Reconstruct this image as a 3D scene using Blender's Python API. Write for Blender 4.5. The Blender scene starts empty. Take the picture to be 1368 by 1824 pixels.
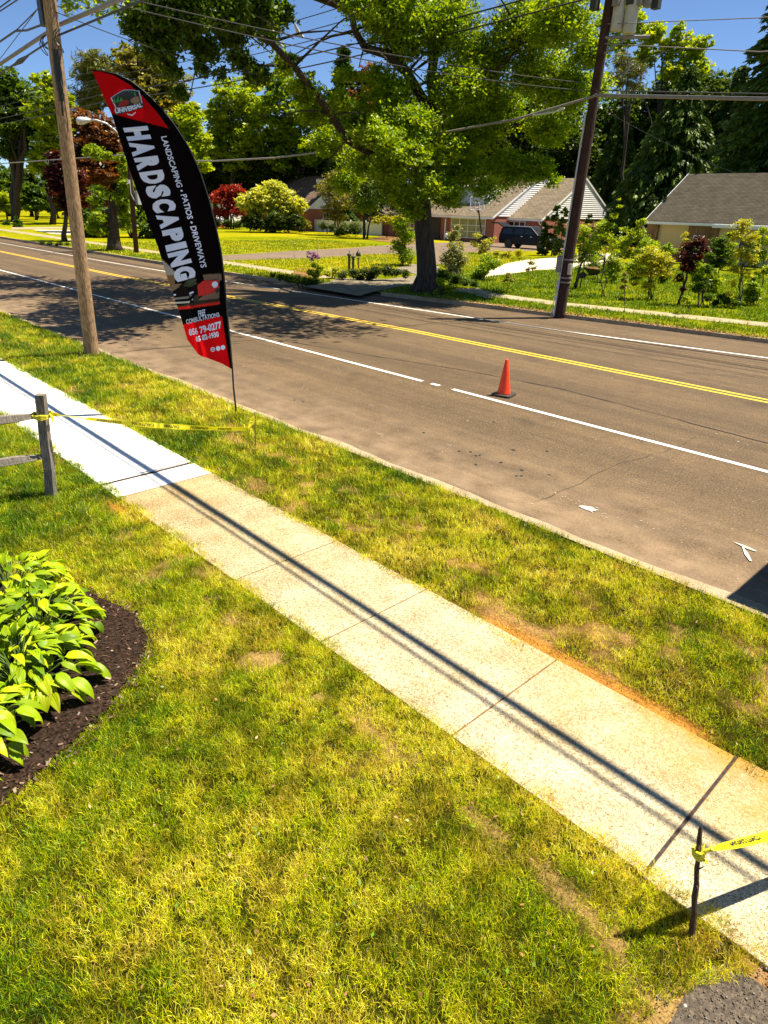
import bpy, math, random
import numpy as np
from math import radians, tan, atan, cos, sin, pi, hypot
RNG = np.random.default_rng(7); random.seed(7)
S = bpy.context.scene
COL = S.collection

# ------------------------------------------------------------ camera
FPX, ROLL, VP, EYE = 1190.0, radians(1.5), (-560, 333), 3.5
yc = VP[1] + (684 - VP[0]) * tan(ROLL)
pitch = atan((912 - yc) * cos(ROLL) / FPX)
_up = -np.array([-sin(ROLL) * cos(pitch), cos(ROLL) * cos(pitch), sin(pitch)])
_v = np.array([VP[0] - 684, VP[1] - 912, FPX]); _v = _v / np.linalg.norm(_v)
_v = _v - _up * _v.dot(_up); _v /= np.linalg.norm(_v)
_X = -_v; RM = np.stack([_X, np.cross(_up, _X), _up])
CAM = np.array([0, 0, EYE])
cd = bpy.data.cameras.new('camera'); cam = bpy.data.objects.new('camera', cd); COL.objects.link(cam); S.camera = cam
cd.sensor_fit = 'VERTICAL'; cd.sensor_height = 36; cd.lens = 36 * FPX / 1824; cd.clip_end = 3000; cd.clip_start = .05
from mathutils import Matrix, Vector
ax, ay, az = RM @ np.array([1, 0, 0]), RM @ np.array([0, -1, 0]), RM @ np.array([0, 0, -1])
cam.matrix_world = Matrix([[ax[i], ay[i], az[i], CAM[i]] for i in range(3)] + [[0, 0, 0, 1]])

# ------------------------------------------------------------ light
SUN_EL = radians(66); SH = np.array([.54, .84]); SH = SH / np.linalg.norm(SH)
w = bpy.data.worlds.new('World'); S.world = w; w.use_nodes = True
nt = w.node_tree; bg = nt.nodes['Background']; sky = nt.nodes.new('ShaderNodeTexSky')
sky.sky_type = 'NISHITA'; sky.sun_disc = False; sky.sun_elevation = SUN_EL
sky.sun_rotation = math.atan2(SH[0], SH[1]); sky.altitude = 0; sky.air_density = .65; sky.dust_density = 0; sky.ozone_density = 7.0
nt.links.new(sky.outputs[0], bg.inputs[0]); bg.inputs[1].default_value = 0.07
sl = bpy.data.lights.new('sun', 'SUN'); so = bpy.data.objects.new('sun', sl); COL.objects.link(so)
sl.energy = 5.0; sl.angle = radians(.53); sl.color = (1, .91, .74)
so.rotation_euler = Vector((SH[0] * cos(SUN_EL), SH[1] * cos(SUN_EL), sin(SUN_EL))).to_track_quat('Z', 'Y').to_euler()
S.view_settings.view_transform = 'Standard'; S.view_settings.look = 'None'
S.view_settings.exposure = 1.1; S.view_settings.gamma = 1
S.cycles.max_bounces = 6; S.cycles.transparent_max_bounces = 4; S.cycles.transmission_bounces = 4; S.cycles.diffuse_bounces = 3

# ------------------------------------------------------------ helpers
def ray(px, py): return RM @ np.array([px - 684, py - 912, FPX])
def gp(px, py, z=0.0):
    r = ray(px, py); return CAM + r * ((z - EYE) / r[2])
def atY(px, py, Y):
    r = ray(px, py); return CAM + r * (Y / r[1])
def atD(px, py, D):
    r = ray(px, py); return CAM + r * (D / hypot(r[0], r[1]))
def pscale(p):
    c = RM.T @ (np.array(p, float) - CAM); return c[2] / FPX      # metres per photo pixel
def hz(px): return yc + (px - 684) * tan(ROLL)

ORG = {}
def tag(o, label=None, cat=None, group=None, kind=None):
    if label: o['label'] = label
    if cat: o['category'] = cat
    if group: o['group'] = group
    if kind: o['kind'] = kind
    return o
def thing(name, label, cat, loc=(0, 0, 0), group=None):
    o = bpy.data.objects.new(name, None); COL.objects.link(o); o.location = loc; o.empty_display_size = .2
    ORG[o.name] = np.array(loc, float); return tag(o, label, cat, group)
def link_mesh(name, me, mat, parent=None, org=None):
    o = bpy.data.objects.new(name, me); COL.objects.link(o)
    if mat: me.materials.append(mat)
    if parent is not None: o.parent = parent; ORG[o.name] = ORG[parent.name]
    else:
        o.location = org if org is not None else (0, 0, 0); ORG[o.name] = np.array(o.location[:])
    return o
def npmesh(name, V, F, mat, parent=None, org=None, fcol=None, smooth=False):
    V = np.asarray(V, float); F = np.asarray(F, int)
    base = ORG[parent.name] if parent is not None else (np.array(org, float) if org is not None else np.zeros(3))
    V = V - base
    me = bpy.data.meshes.new(name); k = F.shape[1]; m = len(F)
    me.vertices.add(len(V)); me.vertices.foreach_set('co', V.ravel())
    me.loops.add(m * k); me.loops.foreach_set('vertex_index', F.ravel())
    me.polygons.add(m); me.polygons.foreach_set('loop_start', np.arange(m) * k); me.polygons.foreach_set('loop_total', np.full(m, k))
    if smooth: me.polygons.foreach_set('use_smooth', np.ones(m, bool))
    me.update(calc_edges=True)
    if fcol is not None:
        a = me.attributes.new('tint', 'FLOAT_COLOR', 'FACE'); c = np.ones((m, 4)); c[:, :3] = fcol; a.data.foreach_set('color', c.ravel())
    return link_mesh(name, me, mat, parent, org)
class MB:
    def __init__(s): s.v = []; s.f = []
    def add(s, vs, fs):
        b = len(s.v); s.v += [tuple(map(float, q)) for q in vs]; s.f += [[b + i for i in f] for f in fs]; return s
    def box(s, a, b, rz=0, c=None):
        x0, y0, z0 = a; x1, y1, z1 = b
        vs = [(x0, y0, z0), (x1, y0, z0), (x1, y1, z0), (x0, y1, z0), (x0, y0, z1), (x1, y0, z1), (x1, y1, z1), (x0, y1, z1)]
        return s.add(vs, [(0, 3, 2, 1), (4, 5, 6, 7), (0, 1, 5, 4), (1, 2, 6, 5), (2, 3, 7, 6), (3, 0, 4, 7)])
    def poly(s, vs): return s.add(vs, [list(range(len(vs)))])
    def prism(s, pts, z0, z1):
        n = len(pts); vs = [(p[0], p[1], z0) for p in pts] + [(p[0], p[1], z1) for p in pts]
        return s.add(vs, [list(range(n))[::-1], list(range(n, 2 * n))] + [(i, (i + 1) % n, n + (i + 1) % n, n + i) for i in range(n)])
    def tube(s, path, rad, n=8, cap=True):
        P = [np.array(p, float) for p in path]; R = rad if hasattr(rad, '__len__') else [rad] * len(P)
        ref = None; rings = []
        for i, p in enumerate(P):
            t = P[min(i + 1, len(P) - 1)] - P[max(i - 1, 0)]; t = t / (np.linalg.norm(t) + 1e-9)
            if ref is None: ref = np.array([1, 0, 0]) if abs(t[0]) < .8 else np.array([0, 1, 0])
            a = np.cross(t, ref); a /= np.linalg.norm(a) + 1e-9; b = np.cross(t, a); ref = np.cross(a, t)
            rings.append([p + R[i] * (cos(2 * pi * k / n) * a + sin(2 * pi * k / n) * b) for k in range(n)])
        vs = [q for r in rings for q in r]; fs = []
        for i in range(len(P) - 1):
            for k in range(n): fs.append((i * n + k, i * n + (k + 1) % n, (i + 1) * n + (k + 1) % n, (i + 1) * n + k))
        if cap: fs += [list(range(n))[::-1], [len(vs) - n + k for k in range(n)]]
        return s.add(vs, fs)
    def lathe(s, c, prof, n=16):
        vs = [(c[0] + r * cos(2 * pi * k / n), c[1] + r * sin(2 * pi * k / n), c[2] + z) for r, z in prof for k in range(n)]; m = len(prof)
        return s.add(vs, [(i * n + k, i * n + (k + 1) % n, (i + 1) * n + (k + 1) % n, (i + 1) * n + k) for i in range(m - 1) for k in range(n)])
    def xf(s, rz=0, loc=(0, 0, 0)):
        c, q = cos(rz), sin(rz); s.v = [(x * c - y * q + loc[0], x * q + y * c + loc[1], z + loc[2]) for x, y, z in s.v]; return s
    def build(s, name, mat, parent=None, org=None, smooth=False, bevel=0):
        base = ORG[parent.name] if parent is not None else (np.array(org, float) if org is not None else np.zeros(3))
        me = bpy.data.meshes.new(name); me.from_pydata([tuple(np.array(v) - base) for v in s.v], [], s.f); me.update()
        if smooth: me.polygons.foreach_set('use_smooth', np.ones(len(me.polygons), bool))
        o = link_mesh(name, me, mat, parent, org)
        if bevel:
            m = o.modifiers.new('bevel', 'BEVEL'); m.width = bevel; m.segments = 2; m.limit_method = 'ANGLE'
        return o

# value noise
def vnoise(x, y, sc, seed=0):
    x = np.asarray(x) / sc; y = np.asarray(y) / sc; g = np.random.default_rng(seed).random((256, 256))
    i = np.floor(x).astype(int); j = np.floor(y).astype(int); fx = x - i; fy = y - j
    fx = fx * fx * (3 - 2 * fx); fy = fy * fy * (3 - 2 * fy); i &= 255; j &= 255; i1 = (i + 1) & 255; j1 = (j + 1) & 255
    return (g[i, j] * (1 - fx) + g[i1, j] * fx) * (1 - fy) + (g[i, j1] * (1 - fx) + g[i1, j1] * fx) * fy
def fbm(x, y, sc, seed=0): return (vnoise(x, y, sc, seed) * .55 + vnoise(x, y, sc * .47, seed + 1) * .3 + vnoise(x, y, sc * .21, seed + 2) * .15)
def sst(a, b, x): t = np.clip((x - a) / (b - a), 0, 1); return t * t * (3 - 2 * t)

# ------------------------------------------------------------ materials
def newmat(name):
    m = bpy.data.materials.new(name); m.use_nodes = True; nt = m.node_tree; b = nt.nodes['Principled BSDF']; return m, nt, b
def N(nt, t, **k):
    n = nt.nodes.new(t)
    for a, v in k.items():
        if a.startswith('i_'): n.inputs[a[2:].replace('_', ' ')].default_value = v
        else: setattr(n, a, v)
    return n
def ramp(nt, src, stops):
    r = nt.nodes.new('ShaderNodeValToRGB'); e = r.color_ramp.elements
    while len(e) < len(stops): e.new(.5)
    for q, (p, c) in zip(e, stops): q.position = p; q.color = (*c, 1) if len(c) == 3 else c
    nt.links.new(src, r.inputs[0]); return r
def mixc(nt, f, a, b, mode='MIX'):
    m = nt.nodes.new('ShaderNodeMix'); m.data_type = 'RGBA'; m.blend_type = mode
    for i, s in ((0, f), (6, a), (7, b)):
        if hasattr(s, 'links'): nt.links.new(s, m.inputs[i])
        else: m.inputs[i].default_value = s if i == 0 else (*s, 1)
    return m.outputs[2]
def pos(nt): return nt.nodes.new('ShaderNodeNewGeometry').outputs['Position']
def noise(nt, sc, det=4, vec=None, rough=.6):
    n = N(nt, 'ShaderNodeTexNoise', i_Scale=sc, i_Detail=det, i_Roughness=rough); nt.links.new(vec if vec is not None else pos(nt), n.inputs['Vector']); return n.outputs[0]
def bump(nt, b, h, s=.3, d=.02):
    n = N(nt, 'ShaderNodeBump', i_Strength=s, i_Distance=d); nt.links.new(h, n.inputs['Height']); nt.links.new(n.outputs[0], b.inputs['Normal'])
def simple(name, c, rough=.7, metal=0, var=.15, vs=8., bmp=0, spec=.5):
    m, nt, b = newmat(name); n = noise(nt, vs)
    r = ramp(nt, n, [(.3, tuple(x * (1 - var) for x in c)), (.7, tuple(min(1, x * (1 + var)) for x in c))])
    nt.links.new(r.outputs[0], b.inputs['Base Color']); b.inputs['Roughness'].default_value = rough; b.inputs['Metallic'].default_value = metal
    b.inputs['Specular IOR Level'].default_value = spec
    if bmp: bump(nt, b, noise(nt, vs * 6), bmp)
    return m
def leafmat(name, trans=.4, gloss=.08, tcol=(1.25, 1.15, .45)):
    m, nt, b = newmat(name); nt.nodes.remove(b); out = nt.nodes['Material Output']
    a = N(nt, 'ShaderNodeAttribute', attribute_name='tint'); d = nt.nodes.new('ShaderNodeBsdfDiffuse'); t = nt.nodes.new('ShaderNodeBsdfTranslucent')
    nt.links.new(a.outputs[0], d.inputs[0]); nt.links.new(mixc(nt, 1.0, a.outputs[0], tcol, 'MULTIPLY'), t.inputs[0])
    m1 = nt.nodes.new('ShaderNodeMixShader'); m1.inputs[0].default_value = trans
    nt.links.new(d.outputs[0], m1.inputs[1]); nt.links.new(t.outputs[0], m1.inputs[2]); last = m1
    if gloss:
        g = nt.nodes.new('ShaderNodeBsdfGlossy'); g.inputs['Roughness'].default_value = .45; g.inputs[0].default_value = (.9, .9, .8, 1)
        m2 = nt.nodes.new('ShaderNodeMixShader'); m2.inputs[0].default_value = gloss
        nt.links.new(m1.outputs[0], m2.inputs[1]); nt.links.new(g.outputs[0], m2.inputs[2]); last = m2
    nt.links.new(last.outputs[0], out.inputs[0]); return m
M = {}
M['leaf'] = leafmat('leaf', .5, .03, (1.7, 1.4, .25)); M['needle'] = leafmat('needle', .15, .03, (1, 1, .5)); M['blade'] = leafmat('grass_blade', .3, .03)
M['hosta'] = leafmat('hosta_leaf', .30, .02, (1.3, 1.2, .3)); M['cloth'] = leafmat('banner_cloth', .35, 0, (1, .9, .9)); M['petal'] = leafmat('petal', .3, 0, (1, 1, 1))
def bark(name, c1, c2, sc=6, st=.6):
    m, nt, b = newmat(name); mp = N(nt, 'ShaderNodeMapping'); mp.inputs['Scale'].default_value = (sc, sc, sc * .12); nt.links.new(pos(nt), mp.inputs[0])
    n = noise(nt, 2.5, 6, mp.outputs[0], .7); r = ramp(nt, n, [(.36, c1), (.62, c2)]); nt.links.new(r.outputs[0], b.inputs['Base Color'])
    b.inputs['Roughness'].default_value = .9; bump(nt, b, n, st, .03); return m
M['bark'] = bark('bark', (.008, .006, .004), (.075, .052, .032), 5); M['darkbark'] = bark('dark_bark', (.02, .014, .012), (.07, .05, .04))
M['palebark'] = bark('pale_bark', (.12, .09, .06), (.35, .28, .2), 20)
M['polewood'] = bark('pole_wood', (.14, .07, .03), (.58, .38, .20), 22, .9)
M['darkpole'] = bark('dark_pole_wood', (.010, .005, .003), (.075, .028, .014), 14)
M['graywood'] = bark('weathered_wood', (.10, .085, .065), (.30, .26, .21), 25)
def asphalt(name, c, seam=False):
    m, nt, b = newmat(name); P = pos(nt); n1 = noise(nt, .35, 5); n2 = noise(nt, 90, 2); n3 = noise(nt, 28, 3)
    a = ramp(nt, n1, [(.3, tuple(x * .72 for x in c)), (.72, tuple(x * 1.3 for x in c))]).outputs[0]; mo = ramp(nt, noise(nt, 4, 6, None, .75), [(.32, (.72, .72, .74)), (.68, (1.28, 1.26, 1.2))]); a = mixc(nt, 1.0, a, mo.outputs[0], 'MULTIPLY')
    a = mixc(nt, .5, a, ramp(nt, n2, [(.38, tuple(x * .45 for x in c)), (.66, tuple(x * 1.7 for x in c))]).outputs[0])
    a = mixc(nt, 1.0, a, ramp(nt, noise(nt, 34, 3, None, .8), [(.36, (.52, .52, .54)), (.64, (1.6, 1.55, 1.45))]).outputs[0], 'MULTIPLY')
    sp = N(nt, 'ShaderNodeTexVoronoi', i_Scale=6.0); nt.links.new(P, sp.inputs[0])
    a = mixc(nt, ramp(nt, sp.outputs['Distance'], [(.035, (1, 1, 1)), (.06, (0, 0, 0))]).outputs[0], a, (.42, .36, .3))   # bits of pale grit
    if seam:
        s = N(nt, 'ShaderNodeSeparateXYZ'); nt.links.new(P, s.inputs[0])
        # dusty gutter along the near edge, worn whitish scrapes
        mr = N(nt, 'ShaderNodeMapRange'); mr.inputs[1].default_value = 9.2; mr.inputs[2].default_value = 6.4; nt.links.new(s.outputs[1], mr.inputs[0])
        mu = N(nt, 'ShaderNodeMath', operation='MULTIPLY'); nt.links.new(mr.outputs[0], mu.inputs[0]); nt.links.new(ramp(nt, noise(nt, 2.2, 5), [(.3, (.1, .1, .1)), (.7, (.8, .8, .8))]).outputs[0], mu.inputs[1])
        a = mixc(nt, mu.outputs[0], a, (.34, .24, .15))
        mp = N(nt, 'ShaderNodeMapping'); mp.inputs['Scale'].default_value = (1.2, 6, 1); nt.links.new(P, mp.inputs[0])
        mp3 = N(nt, 'ShaderNodeMapping'); mp3.inputs['Scale'].default_value = (.05, 1.5, 1); nt.links.new(P, mp3.inputs[0]); a = mixc(nt, 1.0, a, ramp(nt, noise(nt, 1.0, 5, mp3.outputs[0], .7), [(.36, (.80, .80, .82)), (.64, (1.16, 1.14, 1.1))]).outputs[0], 'MULTIPLY')
        a = mixc(nt, 1.0, a, ramp(nt, noise(nt, .55, 3, None, .5), [(.30, (.74, .74, .76)), (.36, (1, 1, 1))]).outputs[0], 'MULTIPLY')
        sc = ramp(nt, noise(nt, 1.4, 6, mp.outputs[0], .75), [(.63, (0, 0, 0)), (.74, (.6, .6, .6))]).outputs[0]
        mr2 = N(nt, 'ShaderNodeMapRange'); mr2.inputs[1].default_value = 10.6; mr2.inputs[2].default_value = 9; nt.links.new(s.outputs[1], mr2.inputs[0])
        mu2 = N(nt, 'ShaderNodeMath', operation='MULTIPLY'); nt.links.new(mr2.outputs[0], mu2.inputs[0]); nt.links.new(sc, mu2.inputs[1])
        a = mixc(nt, mu2.outputs[0], a, (.42, .36, .28))
    nt.links.new(a, b.inputs['Base Color']); b.inputs['Roughness'].default_value = .85; b.inputs['Specular IOR Level'].default_value = .25
    bump(nt, b, n2, .5, .008); return m
M['road'] = asphalt('road_asphalt', (.112, .078, .045), True); M['drive'] = asphalt('driveway_asphalt', (.17, .125, .09))
M['neardrive'] = asphalt('driveway_asphalt_coarse', (.085, .068, .052))
def concrete(name, c, speck=.5, stain=None):
    m, nt, b = newmat(name); P = pos(nt); a = ramp(nt, noise(nt, 1.1, 6, None, .7), [(.3, tuple(x * (.72 if speck else .9) for x in c)), (.7, tuple(min(.9, x * 1.15) for x in c))]).outputs[0]
    if speck:
        v = N(nt, 'ShaderNodeTexVoronoi', i_Scale=85.0); nt.links.new(P, v.inputs[0]); lp = ramp(nt, noise(nt, 2.3, 4), [(.35, (1, 1, 1)), (.68, (.68, .58, .40))]); a = mixc(nt, 1.0, a, lp.outputs[0], 'MULTIPLY')
        a = mixc(nt, ramp(nt, v.outputs['Distance'], [(.20, (speck,) * 3), (.36, (0, 0, 0))]).outputs[0], a, (.07, .045, .02))
        a = mixc(nt, ramp(nt, noise(nt, 160, 2), [(.5, (0, 0, 0)), (.72, (speck,) * 3)]).outputs[0], a, (.85, .78, .62))
    if stain:
        a = mixc(nt, 1.0, a, ramp(nt, noise(nt, 42, 4, None, .8), [(.36, (.50, .44, .36)), (.5, (1, 1, 1)), (.66, (1.25, 1.25, 1.2))]).outputs[0], 'MULTIPLY')
        sx_ = N(nt, 'ShaderNodeSeparateXYZ'); nt.links.new(P, sx_.inputs[0]); mx_ = N(nt, 'ShaderNodeMapRange'); mx_.inputs[1].default_value = -8; mx_.inputs[2].default_value = -3; nt.links.new(sx_.outputs[0], mx_.inputs[0])
        a = mixc(nt, 1.0, a, ramp(nt, mx_.outputs[0], [(0, (.80, .72, .58)), (1, (1, 1, 1))]).outputs[0], 'MULTIPLY')
        s = N(nt, 'ShaderNodeSeparateXYZ'); nt.links.new(P, s.inputs[0])
        mr = N(nt, 'ShaderNodeMapRange'); mr.inputs[1].default_value = -3.2; mr.inputs[2].default_value = -.4; nt.links.new(s.outputs[0], mr.inputs[0])
        mr2 = N(nt, 'ShaderNodeMapRange'); mr2.inputs[1].default_value = 3.45; mr2.inputs[2].default_value = 4.4; nt.links.new(s.outputs[1], mr2.inputs[0])
        mu = N(nt, 'ShaderNodeMath', operation='MULTIPLY'); nt.links.new(mr.outputs[0], mu.inputs[0]); nt.links.new(mr2.outputs[0], mu.inputs[1])
        mu2 = N(nt, 'ShaderNodeMath', operation='MULTIPLY'); nt.links.new(mu.outputs[0], mu2.inputs[0]); nt.links.new(ramp(nt, noise(nt, 2.6, 5), [(.3, (.3, .3, .3)), (.65, (1.5, 1.5, 1.5))]).outputs[0], mu2.inputs[1])
        mu2.use_clamp = True
        a = mixc(nt, mu2.outputs[0], a, stain)
    nt.links.new(a, b.inputs['Base Color']); b.inputs['Roughness'].default_value = .9; b.inputs['Specular IOR Level'].default_value = .2
    bump(nt, b, noise(nt, 110, 3), .35, .006); return m
M['oldconc'] = concrete('old_concrete', (.52, .45, .29), .95, (.44, .23, .05)); M['newconc'] = concrete('new_concrete', (.84, .80, .74), 0)
M['farconc'] = concrete('far_concrete', (.40, .35, .22), .2); M['darkconc'] = concrete('apron_concrete', (.22, .19, .14), .3); M['kerb'] = concrete('kerb_concrete', (.36, .28, .17), .7)
def soil(name, c1, c2, sc=3.):
    m, nt, b = newmat(name); n = noise(nt, sc, 7, None, .7); r = ramp(nt, n, [(.35, c1), (.65, c2)]); nt.links.new(r.outputs[0], b.inputs['Base Color'])
    b.inputs['Roughness'].default_value = 1; b.inputs['Specular IOR Level'].default_value = 0; bump(nt, b, noise(nt, 45, 5), .8, .02); return m
M['mulch'] = soil('mulch', (.006, .005, .004), (.060, .038, .028), 34.); M['gravel'] = soil('gravel', (.55, .45, .30), (.75, .66, .48), 5.)
M['dirt'] = soil('dirt', (.14, .07, .028), (.32, .19, .08), 9.); M['thatch'] = soil('thatch_soil', (.11, .085, .02), (.34, .22, .075), 4.)
def farlawn():
    m, nt, b = newmat('far_lawn'); n = noise(nt, .12, 7); n2 = noise(nt, 5, 6)
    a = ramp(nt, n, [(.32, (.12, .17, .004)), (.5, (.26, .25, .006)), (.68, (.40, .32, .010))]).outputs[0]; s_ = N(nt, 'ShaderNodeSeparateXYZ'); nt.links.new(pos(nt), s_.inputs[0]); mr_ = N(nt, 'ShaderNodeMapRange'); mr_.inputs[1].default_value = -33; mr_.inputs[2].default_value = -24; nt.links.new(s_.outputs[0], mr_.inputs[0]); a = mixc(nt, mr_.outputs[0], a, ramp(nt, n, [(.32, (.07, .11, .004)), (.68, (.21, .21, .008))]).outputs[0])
    a = mixc(nt, .8, a, ramp(nt, n2, [(.35, (.42, .5, .5)), (.65, (1.3, 1.25, 1))]).outputs[0], 'MULTIPLY')
    nt.links.new(a, b.inputs['Base Color']); b.inputs['Roughness'].default_value = 1; b.inputs['Specular IOR Level'].default_value = 0; bump(nt, b, n2, .8, .05); return m
M['lawn'] = farlawn()
def soilc():
    m, nt, b = newmat('soil_and_blade_shade'); a = N(nt, 'ShaderNodeAttribute', attribute_name='tint'); n = noise(nt, 60, 5)
    nt.links.new(mixc(nt, 1.0, a.outputs[0], ramp(nt, n, [(.3, (.55, .5, .45)), (.65, (1.3, 1.3, 1.25))]).outputs[0], 'MULTIPLY'), b.inputs['Base Color']); b.inputs['Roughness'].default_value = 1; b.inputs['Specular IOR Level'].default_value = 0; bump(nt, b, noise(nt, 35, 6), 1, .025); return m
M['soil_shade'] = soilc()
def worn(name, c, lo):
    m, nt, b = newmat(name); n = noise(nt, 9, 7, None, .8); n2 = noise(nt, 1.2, 3)
    ad = N(nt, 'ShaderNodeMath', operation='ADD'); nt.links.new(n, ad.inputs[0]); nt.links.new(n2, ad.inputs[1]); r = ramp(nt, ad.outputs[0], [(lo / 2, (.17, .12, .08)), (lo / 2 + .05, c)])
    nt.links.new(r.outputs[0], b.inputs['Base Color']); b.inputs['Roughness'].default_value = .8; b.inputs['Specular IOR Level'].default_value = .2; return m
M['white'] = worn('worn_white_paint', (.80, .77, .72), .72); M['splash'] = worn('splashed_white_paint', (.55, .50, .42), 1.09)
M['yellow'] = simple('road_paint_yellow', (.80, .52, .03), .6, 0, .1, 20)
M['black'] = simple('black_rubber', (.012, .012, .013), .5); M['wire'] = simple('cable_black', (.03, .028, .025), .6); M['wiregray'] = simple('cable_gray', (.22, .20, .18), .55)
M['orange'] = simple('cone_orange', (.93, .055, .004), .5, 0, .10, 9); M['galv'] = simple('galvanised', (.55, .56, .56), .45, .3)
M['cream'] = simple('cream_enamel', (.50, .46, .36), .5); M['siding'] = simple('white_siding', (.82, .82, .82), .6, 0, .05, 2); M['bluesiding'] = simple('gray_blue_siding', (.36, .43, .45), .6, 0, .08, 2)
M['tansiding'] = simple('tan_siding', (.66, .48, .22), .6, 0, .06, 2); M['trim'] = simple('white_trim', (.82, .82, .80), .5, 0, .03, 2)
M['glass'] = simple('window_glass', (.02, .025, .03), .08); M['curtain'] = simple('curtained_pane', (.30, .28, .10), .4, 0, .3, 2)
M['door'] = simple('dark_door', (.02, .018, .016), .5); M['carblack'] = simple('black_car_paint', (.004, .004, .005), .4, 0, .1, 2, 0, .25); M['carwhite'] = simple('white_car_paint', (.80, .80, .82), .25, 0, .03, 2)
M['chrome'] = simple('bright_metal', (.6, .6, .62), .25, .9); M['redlamp'] = simple('red_lens', (.3, .01, .01), .2); M['vinyl'] = simple('white_vinyl', (.78, .77, .75), .4, 0, .03, 2)
M['tape'] = leafmat('caution_tape', .35, .05, (1, 1, .8)); M['ink'] = simple('black_ink', (.03, .03, .02), .6)
M['lav'] = simple('white_print_sky_tint', (.72, .76, .98), .7, 0, .03, 3); M['stick'] = bark('stick_bark', (.02, .012, .008), (.11, .06, .035), 60)  # lav: white print with the blue skylight of shade mixed into its colour
M['skin'] = simple('skin', (.42, .24, .17), .6); M['redcloth'] = simple('red_shirt', (.38, .03, .02), .9); M['darkcloth'] = simple('dark_trousers', (.015, .015, .02), .9); M['whitebag'] = simple('white_bag', (.8, .8, .8), .8)
M['hair'] = simple('dark_hair', (.02, .014, .01), .8); M['woodfence'] = bark('fence_wood', (.12, .06, .025), (.3, .17, .08), 4)
M['silver'] = simple('silver_trailer', (.05, .05, .055), .5)
def brick(name='brick'):
    m, nt, b = newmat(name); mp = N(nt, 'ShaderNodeMapping'); tc = pos(nt); s = N(nt, 'ShaderNodeSeparateXYZ'); nt.links.new(tc, s.inputs[0])
    ad = N(nt, 'ShaderNodeMath', operation='ADD'); nt.links.new(s.outputs[0], ad.inputs[0]); nt.links.new(s.outputs[1], ad.inputs[1])
    cb = N(nt, 'ShaderNodeCombineXYZ'); nt.links.new(ad.outputs[0], cb.inputs[0]); nt.links.new(s.outputs[2], cb.inputs[1])
    t = N(nt, 'ShaderNodeTexBrick', i_Scale=4.5); t.inputs['Color1'].default_value = (.26, .06, .03, 1); t.inputs['Color2'].default_value = (.36, .10, .05, 1); t.inputs['Mortar'].default_value = (.32, .25, .2, 1)
    t.inputs['Mortar Size'].default_value = .015; nt.links.new(cb.outputs[0], t.inputs[0]); nt.links.new(t.outputs[0], b.inputs['Base Color']); b.inputs['Roughness'].default_value = .9; return m
M['brick'] = brick()
def shingle(name, c, sc=1.):
    m, nt, b = newmat(name); s = N(nt, 'ShaderNodeSeparateXYZ'); nt.links.new(pos(nt), s.inputs[0])
    cb = N(nt, 'ShaderNodeCombineXYZ'); nt.links.new(s.outputs[0], cb.inputs[0]); nt.links.new(s.outputs[1], cb.inputs[1])
    t = N(nt, 'ShaderNodeTexBrick', i_Scale=.85 * sc); t.inputs['Color1'].default_value = (*[x * .7 for x in c], 1); t.inputs['Color2'].default_value = (*[x * 1.25 for x in c], 1)
    t.inputs['Mortar'].default_value = (*[x * .3 for x in c], 1); t.inputs['Mortar Size'].default_value = .03; t.inputs['Brick Width'].default_value = .6; nt.links.new(cb.outputs[0], t.inputs[0])
    a = mixc(nt, .35, t.outputs[0], ramp(nt, noise(nt, 1.5, 5), [(.3, tuple(x * .6 for x in c)), (.7, tuple(x * 1.4 for x in c))]).outputs[0])
    nt.links.new(a, b.inputs['Base Color']); b.inputs['Roughness'].default_value = .95; b.inputs['Specular IOR Level'].default_value = .1; return m
M['roofgray'] = shingle('gray_shingle', (.22, .175, .12), 1.3); M['roofdark'] = shingle('dark_shingle', (.080, .068, .050), 1.6); M['roofbrown'] = shingle('brown_shingle', (.17, .115, .08)); M['roofpale'] = shingle('pale_shingle', (.36, .32, .27))

# ------------------------------------------------------------ ground, road, paths
def sheet(name, pts, z, mat, label=None):
    o = MB().poly([(p[0], p[1], z if len(p) < 3 else p[2]) for p in pts]).build(name, mat); return tag(o, kind='structure')
RZ = -.06
sheet('ground', [(-900, -900), (900, -900), (900, 1200), (-900, 1200)], -.5, M['lawn'])
# road: widens to the right beyond the far edge
CURB = [(-900, 19.4), (-100, 19.5), (-47, 19.6), (-33, 19.66), (-26.5, 19.95), (-22, 20.6), (-16, 21.6), (-11.7, 22.2), (-7, 22.8), (6, 24.4), (60, 26)]
def curbY(x): return float(np.interp(x, [c[0] for c in CURB], [c[1] for c in CURB]))
mb = MB()
for (a, b) in zip(CURB[:-1], CURB[1:]): mb.poly([(a[0], 6.3, RZ), (b[0], 6.3, RZ), (b[0], b[1] + .05, RZ), (a[0], a[1] + .05, RZ)])
tag(mb.build('road', M['road']), kind='structure')
def strip(name, pts, wdt, z, mat, kind='structure', thick=0):
    P = np.array([p[:2] for p in pts], float); T = np.gradient(P, axis=0); T /= np.linalg.norm(T, axis=1)[:, None]; Nn = np.stack([-T[:, 1], T[:, 0]], 1) * wdt / 2
    L, Rr = P + Nn, P - Nn; mb = MB(); n = len(P)
    for i in range(n - 1):
        mb.poly([(*Rr[i], z), (*Rr[i + 1], z), (*L[i + 1], z), (*L[i], z)])
        if thick:
            for a, b in ((Rr[i + 1], Rr[i]), (L[i], L[i + 1])): mb.poly([(*a, z), (*b, z), (*b, z - thick), (*a, z - thick)])
    return tag(mb.build(name, mat), kind=kind)
k = (EYE - RZ) / EYE
mb = MB()
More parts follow.
